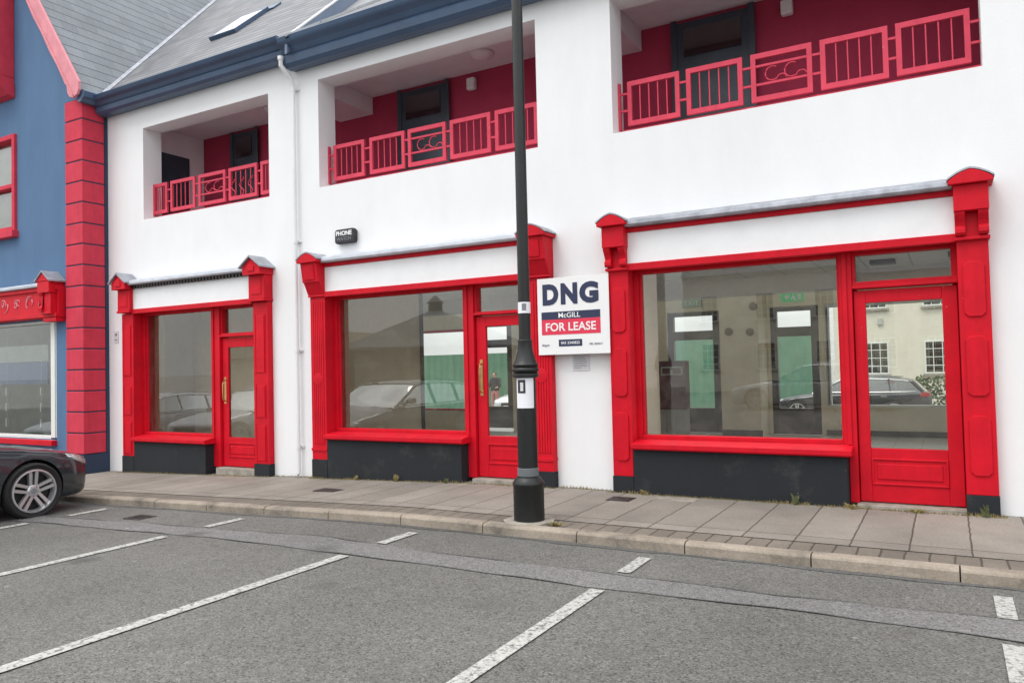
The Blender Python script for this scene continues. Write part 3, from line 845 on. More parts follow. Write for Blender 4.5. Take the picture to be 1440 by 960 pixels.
def rear_window(x0, x1, z0, z1, muls, m):  # also builds the unseen windows added for light
    f = MB().box(x0, x0+.06, 6.98, 7.10, z0, z1).box(x1-.06, x1, 6.98, 7.10, z0, z1).box(x0+.06, x1-.06, 6.98, 7.10, z0, z0+.04).box(x0+.06, x1-.06, 6.98, 7.10, z1-.06, z1)
    for q in muls: f.box(q-.03, q+.03, 6.98, 7.10, z0+.04, z1-.06)
    d = P(f, 'rear_window', m, bevel=.005)
    P(MB().poly([(x0+.06, 7.04, z0+.04), (x1-.06, 7.04, z0+.04), (x1-.06, 7.04, z1-.06), (x0+.06, 7.04, z1-.06)]), 'rear_window_pane', 'glass_dim', d)
rear_window(-11.35, -9.75, .42, 2.35, [], 'red')
for k in range(8): rear_window(-12.3+2.4*k, -10.2+2.4*k, 3.1, 5.9, [], 'pvc_frame')  # clerestory added above the view to light the hall
rear_window(2.6, 6.4, .55, 2.45, [3.9, 5.1], 'pvc_frame')  # hidden window added to brighten the shops
rear_window(-8.4, -6.2, .55, 2.45, [-7.3], 'pvc_frame')  # likewise added out of view for more daylight inside
rear_window(-1.98, 2.4, .55, 2.45, [-1.93, .9], 'pvc_frame')

# ================================================================== BLUE BUILDING
blue = tag(empty('corner_building', (-16, 0, 0)), 'blue rendered gabled building with crimson block quoin and red shopfront', 'building')
def Q(mb, name, m, parent=None, **k): return P(mb, name, m, parent or blue, **k)
QX0, QX1 = -13.40, -12.885
wl = -20.2; FY = -.42
bh = [(-17.6, -13.77, .33, 2.47), (-16.25, -15.03, 4.12, 6.02)]
mb = MB(); wall_grid(mb, wl, -12.93, -.8, 6.35, FY, -.12, bh)
apx = (wl+-12.93)/2; apz = 6.35+1.447*(-12.93-apx)
mb.prism([(wl, 6.35), (-12.93, 6.35), (apx, apz)], 'y', FY, -.12)
mb.box(-13.2, -12.90, -.118, 9, -.8, 6.35).box(wl, wl+.3, -.118, 9, -.8, 6.35).box(wl+.3, -13.2, 8.7, 9, -.8, 6.35)
Q(mb, 'wall', 'blue_render', weld=True)
Q(MB().box(QX0-.01, -12.878, FY-.05, -.004, -.8, .10), 'plinth', 'navy_render')
Q(MB().box(-12.9, -12.878, -.06, -.003, .102, 6.2), 'corner_strip', 'navy_render')
q = MB(); z = .105; i = 0
qh = (6.28-.105)/17
for i in range(17):
    j = random.uniform(-.003, .003)
    q.box(QX0+j, QX1, -.465+j*.5, -.063, z+.011, z+qh-.011); z += qh
Q(q, 'quoin', 'red_masonry', bevel=.012)
Q(MB().box(QX0+.012, QX1-.012, -.452, -.066, .105, 6.28), 'quoin_core', 'navy_render')
# roof, valley, verge
ml = 1.447
def zA(x): return 6.36+ml*(-12.80-x)
ca = math.sqrt(1+ml*ml)
mb = MB()
xr = apx; zr = zA(xr)
mb.poly([(-12.80, -.56, zA(-12.8)), (-12.80, 8.6, zA(-12.8)), (xr, 8.6, zr), (xr, -.56, zr)], [(0, 0), (9.1, 0), (9.1, (-12.8-xr)*ca), (0, (-12.8-xr)*ca)])
mb.poly([(2*apx+12.8, -.56, zA(-12.8)), (xr, -.56, zr), (xr, 8.6, zr), (2*apx+12.8, 8.6, zA(-12.8))], [(0, 0), (0, 6), (9, 6), (9, 0)])
Q(mb, 'roof', 'slate_wide')
# lead valley where both roofs meet
vp = []
for s in (0., .5, 1.2, 2., 3., 4.1, 5.45):
    y = -.1+s; zz = zroof(y); xx = -12.80-(zz-6.36)/ml
    vp.append((xx, y, zz))
mb = MB()
for (a, b) in zip(vp, vp[1:]):
    o = len(mb.v)
    for p in (a, b):
        mb.v += [(p[0]-.035, p[1], p[2]+ml*.035+.015), (p[0], p[1], p[2]+.05), (p[0]+.075, p[1], p[2]+.02), (p[0]+.075, p[1], p[2]-.03), (p[0]-.035, p[1], p[2]-.03)]
    for k in range(5): mb.f.append((o+k, o+(k+1) % 5, o+5+(k+1) % 5, o+5+k))
Q(mb, 'valley_flashing', 'lead')
def verge(sgn):
    mb = MB()
    X = lambda x: x if sgn > 0 else 2*apx-x
    foot = [(-12.76, 6.50), (-12.76, 6.36), (-12.80, 6.28), (-12.92, 6.24), (-13.03, 6.27), (-13.09, 6.36), (-13.12, 6.50)]
    n = 14; low = []
    for i in range(n+1):
        x = -13.16+(apx+13.16)*i/n
        low.append((x, zA(x)-.36+(.03 if i % 2 else 0.)))
    low.append((apx, zA(apx)-.36)); low = [low[i] for i in range(len(low)-1)]
    pts = foot+low+[(apx, zA(apx)+.03)]
    mb.prism([(X(a), b) for a, b in pts], 'y', -.60, -.55)
    mb.prism([(X(a), b) for a, b in [(-12.9, zA(-12.9)-.26), (apx, zA(apx)-.26), (apx, zA(apx)-.22), (-12.9, zA(-12.9)-.22)]], 'y', -.62, -.602)
    return mb
mb = verge(1); m2 = verge(-1); off = len(mb.v); mb.v += m2.v; mb.f += [tuple(i+off for i in f) for f in m2.f]
Q(mb, 'bargeboard', 'pink', bevel=.01)
Q(MB().prism([(-12.74, 6.22), (-12.70, 6.24), (-12.69, 6.34), (-12.72, 6.37), (-12.79, 6.36), (-12.875, 6.36), (-12.875, 6.17), (-12.80, 6.17)], 'y', -.54, -.05), 'gutter', 'gutter')
# ground-floor shop window
fr = MB().box(-14.06, -13.775, -.36, -.16, .36, 2.46).box(-17.6, -14.06, -.36, -.16, 2.42, 2.468).box(-17.6, -14.06, -.36, -.16, .334, .39).box(-17.6, -17.5, -.36, -.16, .39, 2.42).box(-13.93, -13.90, -.38, -.361, .36, 2.46)
bw = Q(fr, 'shop_window', 'pvc_frame', bevel=.005)
Q(MB().poly([(-17.5, -.27, .39), (-14.06, -.27, .39), (-14.06, -.27, 2.42), (-17.5, -.27, 2.42)]), 'window_pane', 'glass', bw)
Q(MB().box(-17.7, -13.76, -.52, -.36, .235, .328), 'window_sill', 'red', bevel=.006)
f = MB().box(-17.7, -13.46, -.56, -.423, 2.49, 3.04).box(-17.7, -13.46, -.60, -.561, 2.50, 2.57)
f.box(-17.7, -13.46, -.60, -.561, 2.97, 3.04)
Q(f, 'fascia', 'red', bevel=.006)
rs = random.Random(3)
for i in range(7):
    cx = -13.92-.42*i
    for k in range(3):
        sc = MB()
        a0 = rs.uniform(0, 6.28); r = rs.uniform(.05, .11); zc = 2.77+rs.uniform(-.08, .08)
        pts = [(cx+(r*(1-t/14))*math.cos(a0+t*.42)+.01*t*(1 if k % 2 else -1), -.565, zc+(r*(1-t/16))*math.sin(a0+t*.42)) for t in range(10)]
        sc.tube(pts, [.003+.010*math.sin(math.pi*(t+.5)/10) for t in range(10)], 5)
        Q(sc, 'painted_scroll', 'pink')
Q(MB().prism([(-.424, 3.045), (-.64, 3.045), (-.65, 3.08), (-.424, 3.16)], 'x', -17.7, -13.75), 'lead_cornice', 'pale_lead', bevel=.005)
c = MB().box(-13.86, -13.50, -.70, -.423, 2.92, 3.12).box(-13.83, -13.52, -.66, -.423, 2.55, 2.918)
c.prism([(-.661, 2.60), (-.70, 2.60), (-.71, 2.66), (-.67, 2.70), (-.68, 2.86), (-.71, 2.91), (-.661, 2.915)], 'x', -13.82, -13.72)
c.prism([(-13.87, 3.122), (-13.49, 3.122), (-13.68, 3.28)], 'y', -.71, -.423)
c.box(-13.86, -13.47, -.60, -.423, 2.42, 2.488)
Q(c, 'corbel', 'red', bevel=.006)
l = MB()
for e in (-13.91, -13.45): l.prism([(-13.68, 3.285), (-13.68, 3.31), (e, 3.135), (e, 3.11)], 'y', -.73, -.424)
Q(l, 'lead_cap', 'lead')
# upper sash window with red frame
f = MB().box(-16.25, -16.15, -.47, -.20, 4.20, 6.02).box(-15.13, -15.035, -.47, -.20, 4.20, 6.02).box(-16.15, -15.13, -.47, -.20, 5.93, 6.02).box(-16.15, -15.13, -.47, -.20, 4.20, 4.28).box(-16.15, -15.13, -.44, -.22, 5.02, 5.10)
w = Q(f, 'upper_window', 'red_masonry', bevel=.008)
Q(MB().poly([(-16.15, -.33, 4.28), (-15.13, -.33, 4.28), (-15.13, -.33, 5.93), (-16.15, -.33, 5.93)]), 'window_pane', 'glass', w)
Q(MB().box(-16.15, -15.13, -.26, -.24, 4.28, 5.93), 'window_blind', 'curtain', w)
Q(MB().box(-16.33, -14.98, -.54, -.30, 4.07, 4.195), 'window_sill', 'red_masonry', bevel=.008)
# oriel window high in the gable
f = MB().box(-17.3, -15.10, -.78, -.423, 6.96, 7.08).box(-15.24, -15.10, -.78, -.423, 7.08, 8.75).box(-17.3, -17.16, -.78, -.423, 7.08, 8.75).box(-17.3, -15.10, -.78, -.423, 8.75, 8.9)
f.box(-15.75, -15.62, -.78, -.66, 7.08, 8.75)
f.prism([(-.424, 6.70), (-.55, 6.74), (-.70, 6.88), (-.80, 6.90), (-.80, 6.958), (-.424, 6.958)], 'x', -17.32, -15.08)
w = Q(f, 'oriel_window', 'red_masonry', bevel=.01)
Q(MB().poly([(-17.16, -.70, 7.08), (-15.75, -.70, 7.08), (-15.75, -.70, 8.75), (-17.16, -.70, 8.75)]).poly([(-15.62, -.70, 7.08), (-15.24, -.70, 7.08), (-15.24, -.70, 8.75), (-15.62, -.70, 8.75)]), 'window_pane', 'glass', w)
Q(MB().box(-17.16, -15.24, -.60, -.58, 7.08, 8.75), 'window_blind', 'curtain', w)
# room behind the blue building's shop window
r_ = MB().box(-17.7, -13.6, 2.4, 2.5, -.3, 2.7).box(-13.62, -13.5, -.11, 2.4, -.3, 2.7).box(-17.8, -17.7, -.11, 2.4, -.3, 2.7)
Q(r_, 'interior_wall', 'pale_panel'); Q(MB().box(-17.7, -13.62, -.11, 2.4, 2.6, 2.7), 'ceiling', 'ceil'); Q(MB().box(-17.7, -13.62, -.11, 2.4, -.3, -.1), 'shop_floor', 'floor_tile')
Q(MB().box(-16.9, -14.87, .05, .08, 1.75, 2.07), 'display_panel', 'pale_panel'); Q(MB().box(-16.9, -14.83, .01, .04, 1.32, 1.735), 'display_panel', 'banner_blue')
for hx in (-14.94, -16.15):
    h = MB()
    for k in range(3): h.box(hx-.022, hx+.022, -.06, -.02, .50+.30*k, .50+.30*k+.16)
    h.tube([(hx, -.04, .45), (hx, -.04, 2.41)], .003, 5)
    o = h.build('hanging_garland', 'white_ink')
    tag(o, ('string of white tags in the blue shop window beside its white frame' if hx > -15.5 else 'string of white tags in the blue shop window farther from the frame'), 'garland', 'garlands in the blue shop window')

# ================================================================== THINGS ON AND BY THE WHITE BUILDING
def PT(root):
    def f(mb, name, m, parent=None, **k): return P(mb, name, m, parent or root, **k)
    return f
# estate agent's board
sg = tag(empty('lease_board', (-3.77, -.16, 1.57)), 'white estate agent board in navy and red reading DNG McGILL FOR LEASE', 'sign')
S = PT(sg)
S(MB().box(-4.225, -3.31, -.165, -.159, 1.57, 2.475), 'panel', 'white_ink', bevel=.002)
S(MB().box(-4.15, -4.10, -.158, -.004, 1.7, 1.75).box(-3.44, -3.39, -.158, -.004, 1.7, 1.75).box(-4.06, -3.5, -.149, -.11, 1.68, 1.76), 'batten', 'dark_wood')
def TX(root, name, s, m, x0, x1, z0, z1, y, **k):
    o = text(name, s, m, root, x0, x1, z0, z1, y, **k)
    o.data.transform(Matrix.Translation(-root.location)); return o
for ch, a, b in (('D', -4.155, -3.945), ('N', -3.915, -3.70), ('G', -3.675, -3.435)):
    TX(sg, 'letter', ch, 'navy', a, b, 2.155, 2.405, -.168, bold=.06)
S(MB().box(-4.175, -3.42, -.1675, -.166, 1.985, 2.075), 'navy_band', 'navy')
S(MB().box(-4.175, -3.42, -.1675, -.166, 1.805, 1.984), 'red_band', 'sign_red')
TX(sg, 'lettering', 'McGILL', 'white_ink', -3.95, -3.67, 2.000, 2.060, -.169, bold=.012)
TX(sg, 'lettering', 'FOR LEASE', 'white_ink', -4.12, -3.475, 1.845, 1.945, -.169, bold=.018)
S(MB().box(-3.955, -3.655, -.1675, -.166, 1.665, 1.745), 'phone_panel', 'navy')
TX(sg, 'lettering', '043 3340822', 'white_ink', -3.925, -3.685, 1.690, 1.722, -.169, bold=.01)
TX(sg, 'lettering', 'dng.ie', 'navy', -4.175, -4.08, 1.665, 1.70, -.168)
TX(sg, 'lettering', 'PSL 004017', 'navy', -3.56, -3.40, 1.672, 1.695, -.168)
sg.location.y += .032; sg.location.x -= .013
# notice under the board
nt_ = tag(empty('paper_notice', (-3.75, -.01, 1.37)), 'small pale paper notice in a clear sleeve under the lease board', 'notice')
S = PT(nt_)
S(MB().box(-3.855, -3.64, -.008, -.003, 1.375, 1.565), 'sheet', 'paper_clear')
lt = MB()
rs = random.Random(5)
for i in range(7):
    z = 1.53-i*.021; lt.box(-3.835, -3.835+rs.uniform(.09, .17), -.0095, -.0082, z, z+.006)
S(lt, 'print', 'grey_ink')
# alarm box
al = tag(empty('alarm_box', (-7.3, 0, 3.22)), 'black rounded intruder alarm box marked PHONE WATCH high on the white wall', 'alarm')
S = PT(al)
S(MB().prism([(-7.48, 3.25), (-7.455, 3.225), (-7.145, 3.225), (-7.12, 3.25), (-7.12, 3.40), (-7.145, 3.43), (-7.455, 3.43), (-7.48, 3.40)], 'y', -.085, -.003), 'housing', 'ink', bevel=.02)
TX(al, 'lettering', 'PHONE', 'white_ink', -7.45, -7.16, 3.335, 3.40, -.088, bold=.04)
TX(al, 'lettering', 'WATCH', 'grey_ink', -7.44, -7.18, 3.265, 3.315, -.088, bold=.01)
# number plate at the corner
hp = tag(empty('plate', (-12.66, 0, 1.95)), 'small grey plate on the white wall left of the smallest shopfront', 'plate')
PT(hp)(MB().box(-12.72, -12.60, -.012, -.003, 2.02, 2.22), 'sheet', 'paper_clear')
PT(hp)(MB().box(-12.69, -12.63, -.0145, -.0122, 2.14, 2.18).box(-12.70, -12.64, -.0145, -.0122, 2.06, 2.08), 'print', 'grey_ink')

# lamp post
LX, LY = -3.475, -1.86
lp = tag(empty('lamp_post', (LX, LY, 0)), 'tall black cast iron lamp post standing at the kerb before the shopfronts', 'street lamp')
S = lambda prof, name, m='black_metal', n=32: MB().lathe(prof, (0, 0, 0), n).build(name, m, lp, smooth=True)
S([(.145, -.02), (.145, .33), (.15, .34), (.15, .355), (.115, .405), (.10, .415)], 'base_drum')
S([(.097, .416), (.101, .42), (.101, .49), (.097, .495)], 'grey_band', 'grey_tile')
S([(.095, .496), (.093, 1.30), (.093, 1.335)], 'lower_shaft')
S([(.10, 1.336), (.122, 1.345), (.125, 1.36), (.122, 1.375), (.108, 1.385), (.122, 1.395), (.127, 1.41), (.122, 1.425), (.110, 1.435), (.120, 1.445), (.122, 1.46), (.112, 1.475), (.100, 1.50), (.084, 1.55), (.073, 1.60), (.067, 1.66), (.069, 1.675), (.069, 1.69), (.058, 1.70)], 'collar')
S([(.0575, 1.701), (.053, 4.), (.05, 6.2)], 'upper_shaft')
MB().tube([(0, 0, 6.2), (0, 0, 6.5), (.25, 0, 6.8), (.7, 0, 6.8)], .03, 10).build('bracket', 'black_metal', lp, smooth=True)
MB().lathe([(.05, 6.78), (.2, 6.7), (.24, 6.6), (.2, 6.56), (.02, 6.54)], (.8, 0, 0), 20).build('lantern', 'black_metal', lp, smooth=True)
MB().box(-.105, .09, -.20, -.16, .02, .2)
ppl = MB().lathe([(.25, -.015), (.25, .004), (.23, .007)], (LX, LY, 0), 9).build('concrete_pad', 'concrete'); 
tag(ppl, 'pale concrete pad set round the foot of the lamp post', 'pad')
# poster wrapped on the post and sticker
def wrap(r, a0, a1, z0, z1, n=12, th=.002):
    mb = MB()
    for i in range(n):
        aa, ab = a0+(a1-a0)*i/n, a0+(a1-a0)*(i+1)/n
        mb.poly([(LX+r*math.cos(aa), LY+r*math.sin(aa), z0), (LX+r*math.cos(ab), LY+r*math.sin(ab), z0), (LX+r*math.cos(ab), LY+r*math.sin(ab), z1), (LX+r*math.cos(aa), LY+r*math.sin(aa), z1)])
    return mb
va = math.atan2(-8.2-LY, -LX)           # towards the viewer
po = tag(empty('paper_poster', (LX, LY, 1.06)), 'white paper poster with a small dark photo taped round the lamp post', 'poster')
S = PT(po)
S(wrap(.0965, va-R(66), va+R(46), 1.055, 1.335), 'sheet', 'paper', weld=True)
S(wrap(.0985, va-R(52), va-R(4), 1.195, 1.32), 'picture', 'ink', weld=True)
S(wrap(.0992, va-R(34), va-R(16), 1.215, 1.295), 'face', 'paper_clear', weld=True)
st = tag(empty('sticker', (LX, LY, 1.95)), 'small white sticker with a round dark emblem on the upper lamp post', 'sticker')
S = PT(st)
S(wrap(.0600, va-R(80), va+R(80), 1.945, 2.05), 'sheet', 'paper', weld=True)
S(wrap(.0610, va-R(22), va+R(18), 1.97, 2.035), 'emblem', 'grey_ink', weld=True)

# covers, drain, step ramp
def cover(x, y, w, d, label, m='iron'):
    z = gz(x)
    mb = MB().box(x-w/2, x+w/2, y-d/2, y+d/2, z-.02, z+.006)
    mb.box(x-w/2+.02, x+w/2-.02, y-d/2+.02, y+d/2-.02, z+.0061, z+.009)
    tag(mb.build('access_cover', m, bevel=.002), label, 'cover')
cover(-6.80, -1.0, .34, .22, 'dark iron access cover in the pavement before the middle shopfront')
cover(-3.10, -.50, .26, .24, 'grey iron cover in the pavement beside the pilaster under the lease board')
cover(-2.55, -.30, .44, .20, 'pale concrete cover at the foot of the right charcoal stall riser', 'concrete')
dr = MB(); z = gz(-8.1)-.09
dr.box(-8.22, -7.94, -2.62, -2.58, z-.02, z+.010).box(-8.22, -7.94, -2.82, -2.78, z-.02, z+.010).box(-8.22, -8.19, -2.78, -2.62, z-.02, z+.010).box(-7.97, -7.94, -2.78, -2.62, z-.02, z+.010)
for k in range(5): dr.box(-8.175+.043*k, -8.155+.043*k, -2.79, -2.61, z-.02, z+.009)
dr.box(-8.20, -7.96, -2.79, -2.61, z-.02, z+.004)
tag(dr.build('road_drain', 'iron', bevel=.003), 'iron road gully grating by the kerb near the dark car', 'drain')

# weeds
def tuft(x, y, n, h, spread, m, label, seed):
    rr = random.Random(seed); mb = MB(); z0 = gz(x)
    for i in range(n):
        a = rr.uniform(0, 6.28); l = h*rr.uniform(.5, 1.1); sp = spread*rr.uniform(.2, 1)
        bx, by = x+rr.uniform(-.04, .04)*spread*8, y+rr.uniform(-.015, .015)
        ex, ey = bx+sp*math.cos(a), by+sp*math.sin(a)*.6-.01
        w = rr.uniform(.004, .011)
        mx, my = (bx+ex)/2, (by+ey)/2
        mb.poly([(bx-w*.5, by, z0), (bx+w*.5, by, z0), (mx+w, my, z0+l*.6), (mx-w, my, z0+l*.6)])
        mb.poly([(mx-w, my, z0+l*.6), (mx+w, my, z0+l*.6), (ex, ey, z0+l*(.9 if i % 3 else .6))])
    tag(mb.build('weed', m), label, 'weed', 'weeds along the shop bases')
tuft(-1.38, -.16, 26, .13, .06, 'weed', 'green weed growing at the middle of the right charcoal stall riser', 1)
tuft(-.86, -.18, 40, .06, .09, 'dry_grass', 'dry grass tuft at the corner of the right red door step', 2)
tuft(.24, -.17, 22, .13, .06, 'weed', 'thin green weed at the rightmost black plinth', 3)
tuft(-6.4, -.17, 44, .11, .07, 'dry_grass', 'pale dry weed at the foot of the middle charcoal stall riser', 4)
tuft(-7.1, -.16, 16, .09, .05, 'dry_grass', 'small dry weed at the left part of the middle stall riser', 5)
tuft(-5.6, -.16, 18, .08, .05, 'weed', 'low green weed at the right end of the middle stall riser', 6)
tuft(-2.95, -.16, 26, .07, .08, 'dry_grass', 'dry grass at the left end of the right stall riser', 7)
tuft(-.3, -.17, 40, .05, .10, 'dry_grass', 'flat dry grass along the right red door step', 8)
tuft(-3.15, -1.98, 60, .04, .12, 'dry_grass', 'orange dry moss beside the concrete pad of the lamp post', 9)
# fringe of moss and grass along the wall foot: nobody could count it
rr = random.Random(11); mb = MB()
for i in range(2600):
    x = rr.uniform(-12.5, .4); z0 = gz(x); y = -.113-abs(rr.gauss(0, .025))
    if (-8.8 < x < -8.0) or (-4.05 < x < -3.4): y += .10
    h = rr.uniform(.005, .028)*(1.6 if math.sin(x*3.1)+math.sin(x*7.7) > .8 else 1); w = rr.uniform(.003, .007); a = rr.uniform(-.02, .02)
    mb.poly([(x-w, y, z0), (x+w, y, z0), (x+a, y-.006, z0+h)])
tag(mb.build('moss', 'dry_grass'), 'thin fringe of moss and dry grass along the wall foot', 'grass', kind='stuff')

# things inside the shops
def exit_sign(x, y, z, m, label, bright):
    e = tag(empty('exit_sign', (x, y, z)), label, 'exit sign', 'exit signs over the rear doors')
    S = PT(e)
    S(MB().box(x-.20, x+.20, y-.03, y, z-.08, z+.08), 'panel', m, bevel=.004)
    if bright:
        s = MB().poly([(x-.16, y-.033, z), (x-.09, y-.033, z+.05), (x-.09, y-.033, z+.018), (x-.05, y-.033, z+.018), (x-.05, y-.033, z-.018), (x-.09, y-.033, z-.018), (x-.09, y-.033, z-.05)])
        s.lathe([(.016, y-.034), (.016, y-.031)], (x+.02, 0, z+.045), 10, 'y')
        s.poly([(x, y-.033, z+.025), (x+.04, y-.033, z+.025), (x+.05, y-.033, z-.06), (x+.02, y-.033, z-.06), (x+.015, y-.033, z-.02), (x-.01, y-.033, z-.06), (x-.03, y-.033, z-.06)])
        s.box(x+.09, x+.16, y-.034, y-.031, z-.06, z+.055)
        S(s, 'pictogram', 'white_ink')
    else:
        TX(e, 'lettering', 'EXIT', 'white_ink', x-.14, x+.14, z-.045, z+.045, y-.033)
exit_sign(-2.52, 6.955, 2.62, 'green_sign', 'green running man exit sign over the rear door right of the beige column', True)
exit_sign(-4.45, 6.955, 2.62, 'pale_green_sign', 'pale green EXIT sign over the rear door left of the beige column', False)
for dx, dz, lab in ((-3.56, 1.99, 'brown round disc on the left side of the beige column'), (-3.17, 1.97, 'brown round disc on the right side of the beige column'), (-3.10, 2.44, 'brown round disc highest on the beige column')):
    o = MB().lathe([(.075, 6.248), (.075, 6.235), (.06, 6.225), (.01, 6.222)], (dx, 0, dz), 20, 'y').build('wall_disc', 'brown_disc', smooth=True)
    tag(o, lab, 'wall disc', 'round discs on the column')
cb = tag(empty('cabinet', (-4.8, 6.05, .55)), 'dark red cabinet standing on a pale wire crate by the left rear door', 'cabinet')
S = PT(cb)
S(MB().box(-5.35, -4.32, 5.9, 6.2, .551, 1.47), 'body', 'dark_maroon', bevel=.01)
S(MB().box(-4.78, -4.36, 5.885, 5.899, 1.20, 1.36), 'label_frame', 'pale_panel'); S(MB().box(-4.75, -4.60, 5.878, 5.884, 1.225, 1.335).box(-4.55, -4.39, 5.878, 5.884, 1.225, 1.335), 'drawer', 'dark_maroon')
cr = MB()
for k in range(6):
    cr.box(-5.30+.19*k, -5.28+.19*k, 5.88, 5.90, .04, .54); cr.box(-5.30, -4.33, 5.875, 5.895, .04+.095*k, .055+.095*k)
cr.box(-5.29, -4.34, 5.92, 6.2, .04, .545)
tag(cr.build('wire_crate', 'curtain'), 'pale wire crate under the dark red cabinet inside', 'crate')
cab = MB().tube([(-9.40, .36, .86+.0), (-9.46, .5, .72), (-9.62, .6, .56), (-9.85, .75, .44), (-10.1, .8, .38)], .008, 6).build('cable', 'dark_void', smooth=True)
tag(cab, 'thin black cable dangling behind the narrow left shop door', 'cable')

# ================================================================== CARS
def lerp(t, pts):
    for (a, va), (b, vb_) in zip(pts, pts[1:]):
        if t <= b:
            u = (t-a)/(b-a) if b > a else 0
            u = u*u*(3-2*u)*.5+u*.5
            return va+(vb_-va)*u
    return pts[-1][1]
CL, CW = 4.70, .91      # length, half width
WF, WB, WR = .815, 3.68, .335
def make_car():
    """estate car, nose at x=0 pointing -x locally (length along +x), wheels on z=0"""
    root = empty('estate_car')
    top = [(0, .60), (.03, .645), (.10, .685), (.28, .735), (.6, .80), (1.0, .865), (1.45, .925), (1.60, .94), (2.6, .95), (3.6, .965), (4.3, .985), (4.55, .97), (4.66, .90), (4.70, .78)]
    half = [(0, .52), (.04, .66), (.12, .76), (.30, .835), (.6, .88), (.95, .905), (1.6, .905), (3.4, .91), (4.1, .895), (4.45, .84), (4.62, .74), (4.70, .62)]
    low = [(0, .30), (.05, .21), (.2, .18), (.6, .18), (4.1, .19), (4.5, .27), (4.66, .36), (4.70, .44)]
    st = sorted({*[i*.06 for i in range(79)], 4.70, 0, .015, .03, .045, .09, 4.67})
    st = [s for s in st if s <= 4.70]
    mb = MB(); K = 15; rings = []
    for s in st:
        t, h, lo = lerp(s, top), lerp(s, half), lerp(s, low)
        cr_ = .05+.03*min(1, s)
        prof = [(0, lo), (h*.72, lo), (h*.90, lo+.015), (h*.965, lo+(t-lo)*.12), (h*.99, lo+(t-lo)*.28), (h, lo+(t-lo)*.50), (h*.995, lo+(t-lo)*.66), (h*.982, lo+(t-lo)*.76),
                (h*.972, lo+(t-lo)*.82), (h*.955, lo+(t-lo)*.89), (h*.915, lo+(t-lo)*.945), (h*.85, lo+(t-lo)*.98), (h*.70, t+.008), (h*.4, t+.022), (0, t+.028)]
        o = len(mb.v); rings.append(o)
        mb.v += [(s, y, z) for y, z in prof] + [(s, -y, z) for y, z in prof[1:-1][::-1]]
    n = 2*K-2
    for o, q in zip(rings, rings[1:]):
        for k in range(n): mb.f.append((o+k, o+(k+1) % n, q+(k+1) % n, q+k))
    mb.f.append(tuple(rings[0]+k for k in range(n))); mb.f.append(tuple(rings[-1]+k for k in reversed(range(n))))
    tmp = mb.build('car_body', 'paint_grey')
    cutters = []
    for wx in (WF, WB):
        c = MB()
        for sg_ in (-1, 1):
            c.lathe([(.375, sg_*.52), (.375, sg_*1.05)], (wx, 0, WR), 40, 'y')
        co = c.build('cut', 'dark_void'); cutters.append(co)
        b = tmp.modifiers.new('b', 'BOOLEAN'); b.operation = 'DIFFERENCE'; b.object = co; b.solver = 'EXACT'; b.material_mode = 'TRANSFER'
    me = baked(tmp); me.name = 'body'
    for o in cutters+[tmp]: bpy.data.objects.remove(o)
    for p in me.polygons: p.use_smooth = True
    body = bpy.data.objects.new('body', me); COL.objects.link(body); body.parent = root
    e = body.modifiers.new('edges', 'EDGE_SPLIT'); e.split_angle = R(32)
    # greenhouse
    gh = MB()
    rt = [(1.35, .93), (2.15, 1.36), (2.5, 1.405), (3.0, 1.41), (3.8, 1.37), (4.25, 1.30), (4.60, .97)]
    def ghst(s, inset, drop):
        z = lerp(s, rt)-drop; hb = lerp(s, half)-.035-inset
        f = max(0, (z-.93)/.48)
        ht = hb-.19*f
        return [(0, .90), (hb, .90), (hb-.02, .95), (ht+.015, z-.03), (ht-.06, z-.004), (0, z+.012)]
    ss = [1.30+i*.06 for i in range(56)]
    rings = []
    for s in ss:
        pr = ghst(s, 0, 0); o = len(gh.v); rings.append(o)
        gh.v += [(s, y, max(z, .88)) for y, z in pr] + [(s, -y, max(z, .88)) for y, z in pr[1:-1][::-1]]
    n = 10
    for o, q in zip(rings, rings[1:]):
        for k in range(n): gh.f.append((o+k, o+(k+1) % n, q+(k+1) % n, q+k))
    gl = gh.build('windows', 'glass_car', root, smooth=True)
    # roof and pillars
    rf = MB(); rings = []
    for s in [2.16+i*.07 for i in range(30)]:
        pr = ghst(s, 0, 0); o = len(rf.v); rings.append(o)
        a = [(pr[3][0]+.012, pr[3][1]), (pr[4][0]+.008, pr[4][1]+.012), (0, pr[5][1]+.015), (-pr[4][0]-.008, pr[4][1]+.012), (-pr[3][0]-.012, pr[3][1])]
        rf.v += [(s, y, z) for y, z in a]+[(s, y, z-.03) for y, z in a[::-1]]
    for o, q in zip(rings, rings[1:]):
        for k in range(10): rf.f.append((o+k, o+(k+1) % 10, q+(k+1) % 10, q+k))
    rf.f.append(tuple(rings[0]+k for k in range(10))); rf.f.append(tuple(rings[-1]+k for k in range(10)))
    for sg_ in (-1, 1):
        def side(s, f):
            pr = ghst(s, 0, 0); p0, p1 = pr[2], pr[3]
            return (s, sg_*(p0[0]+(p1[0]-p0[0])*f+.006), p0[1]+(p1[1]-p0[1])*f)
        rf.tube([(1.42, sg_*.83, .94), side(1.80, .96), side(2.2, 1.)], .028, 6)
        for s in (2.65, 3.55): rf.tube([side(s+.05, -.05), side(s, 1.)], .03, 6)
        rf.tube([side(4.50, 0.), side(4.2, 1.)], .06, 6)
        rf.tube([(x, sg_*(lerp(x, half)-.19), lerp(x, rt)+.035) for x in (2.4, 2.9, 3.4, 3.9)], .016, 6)
    roof = rf.build('roof', 'paint_grey', root, smooth=True)
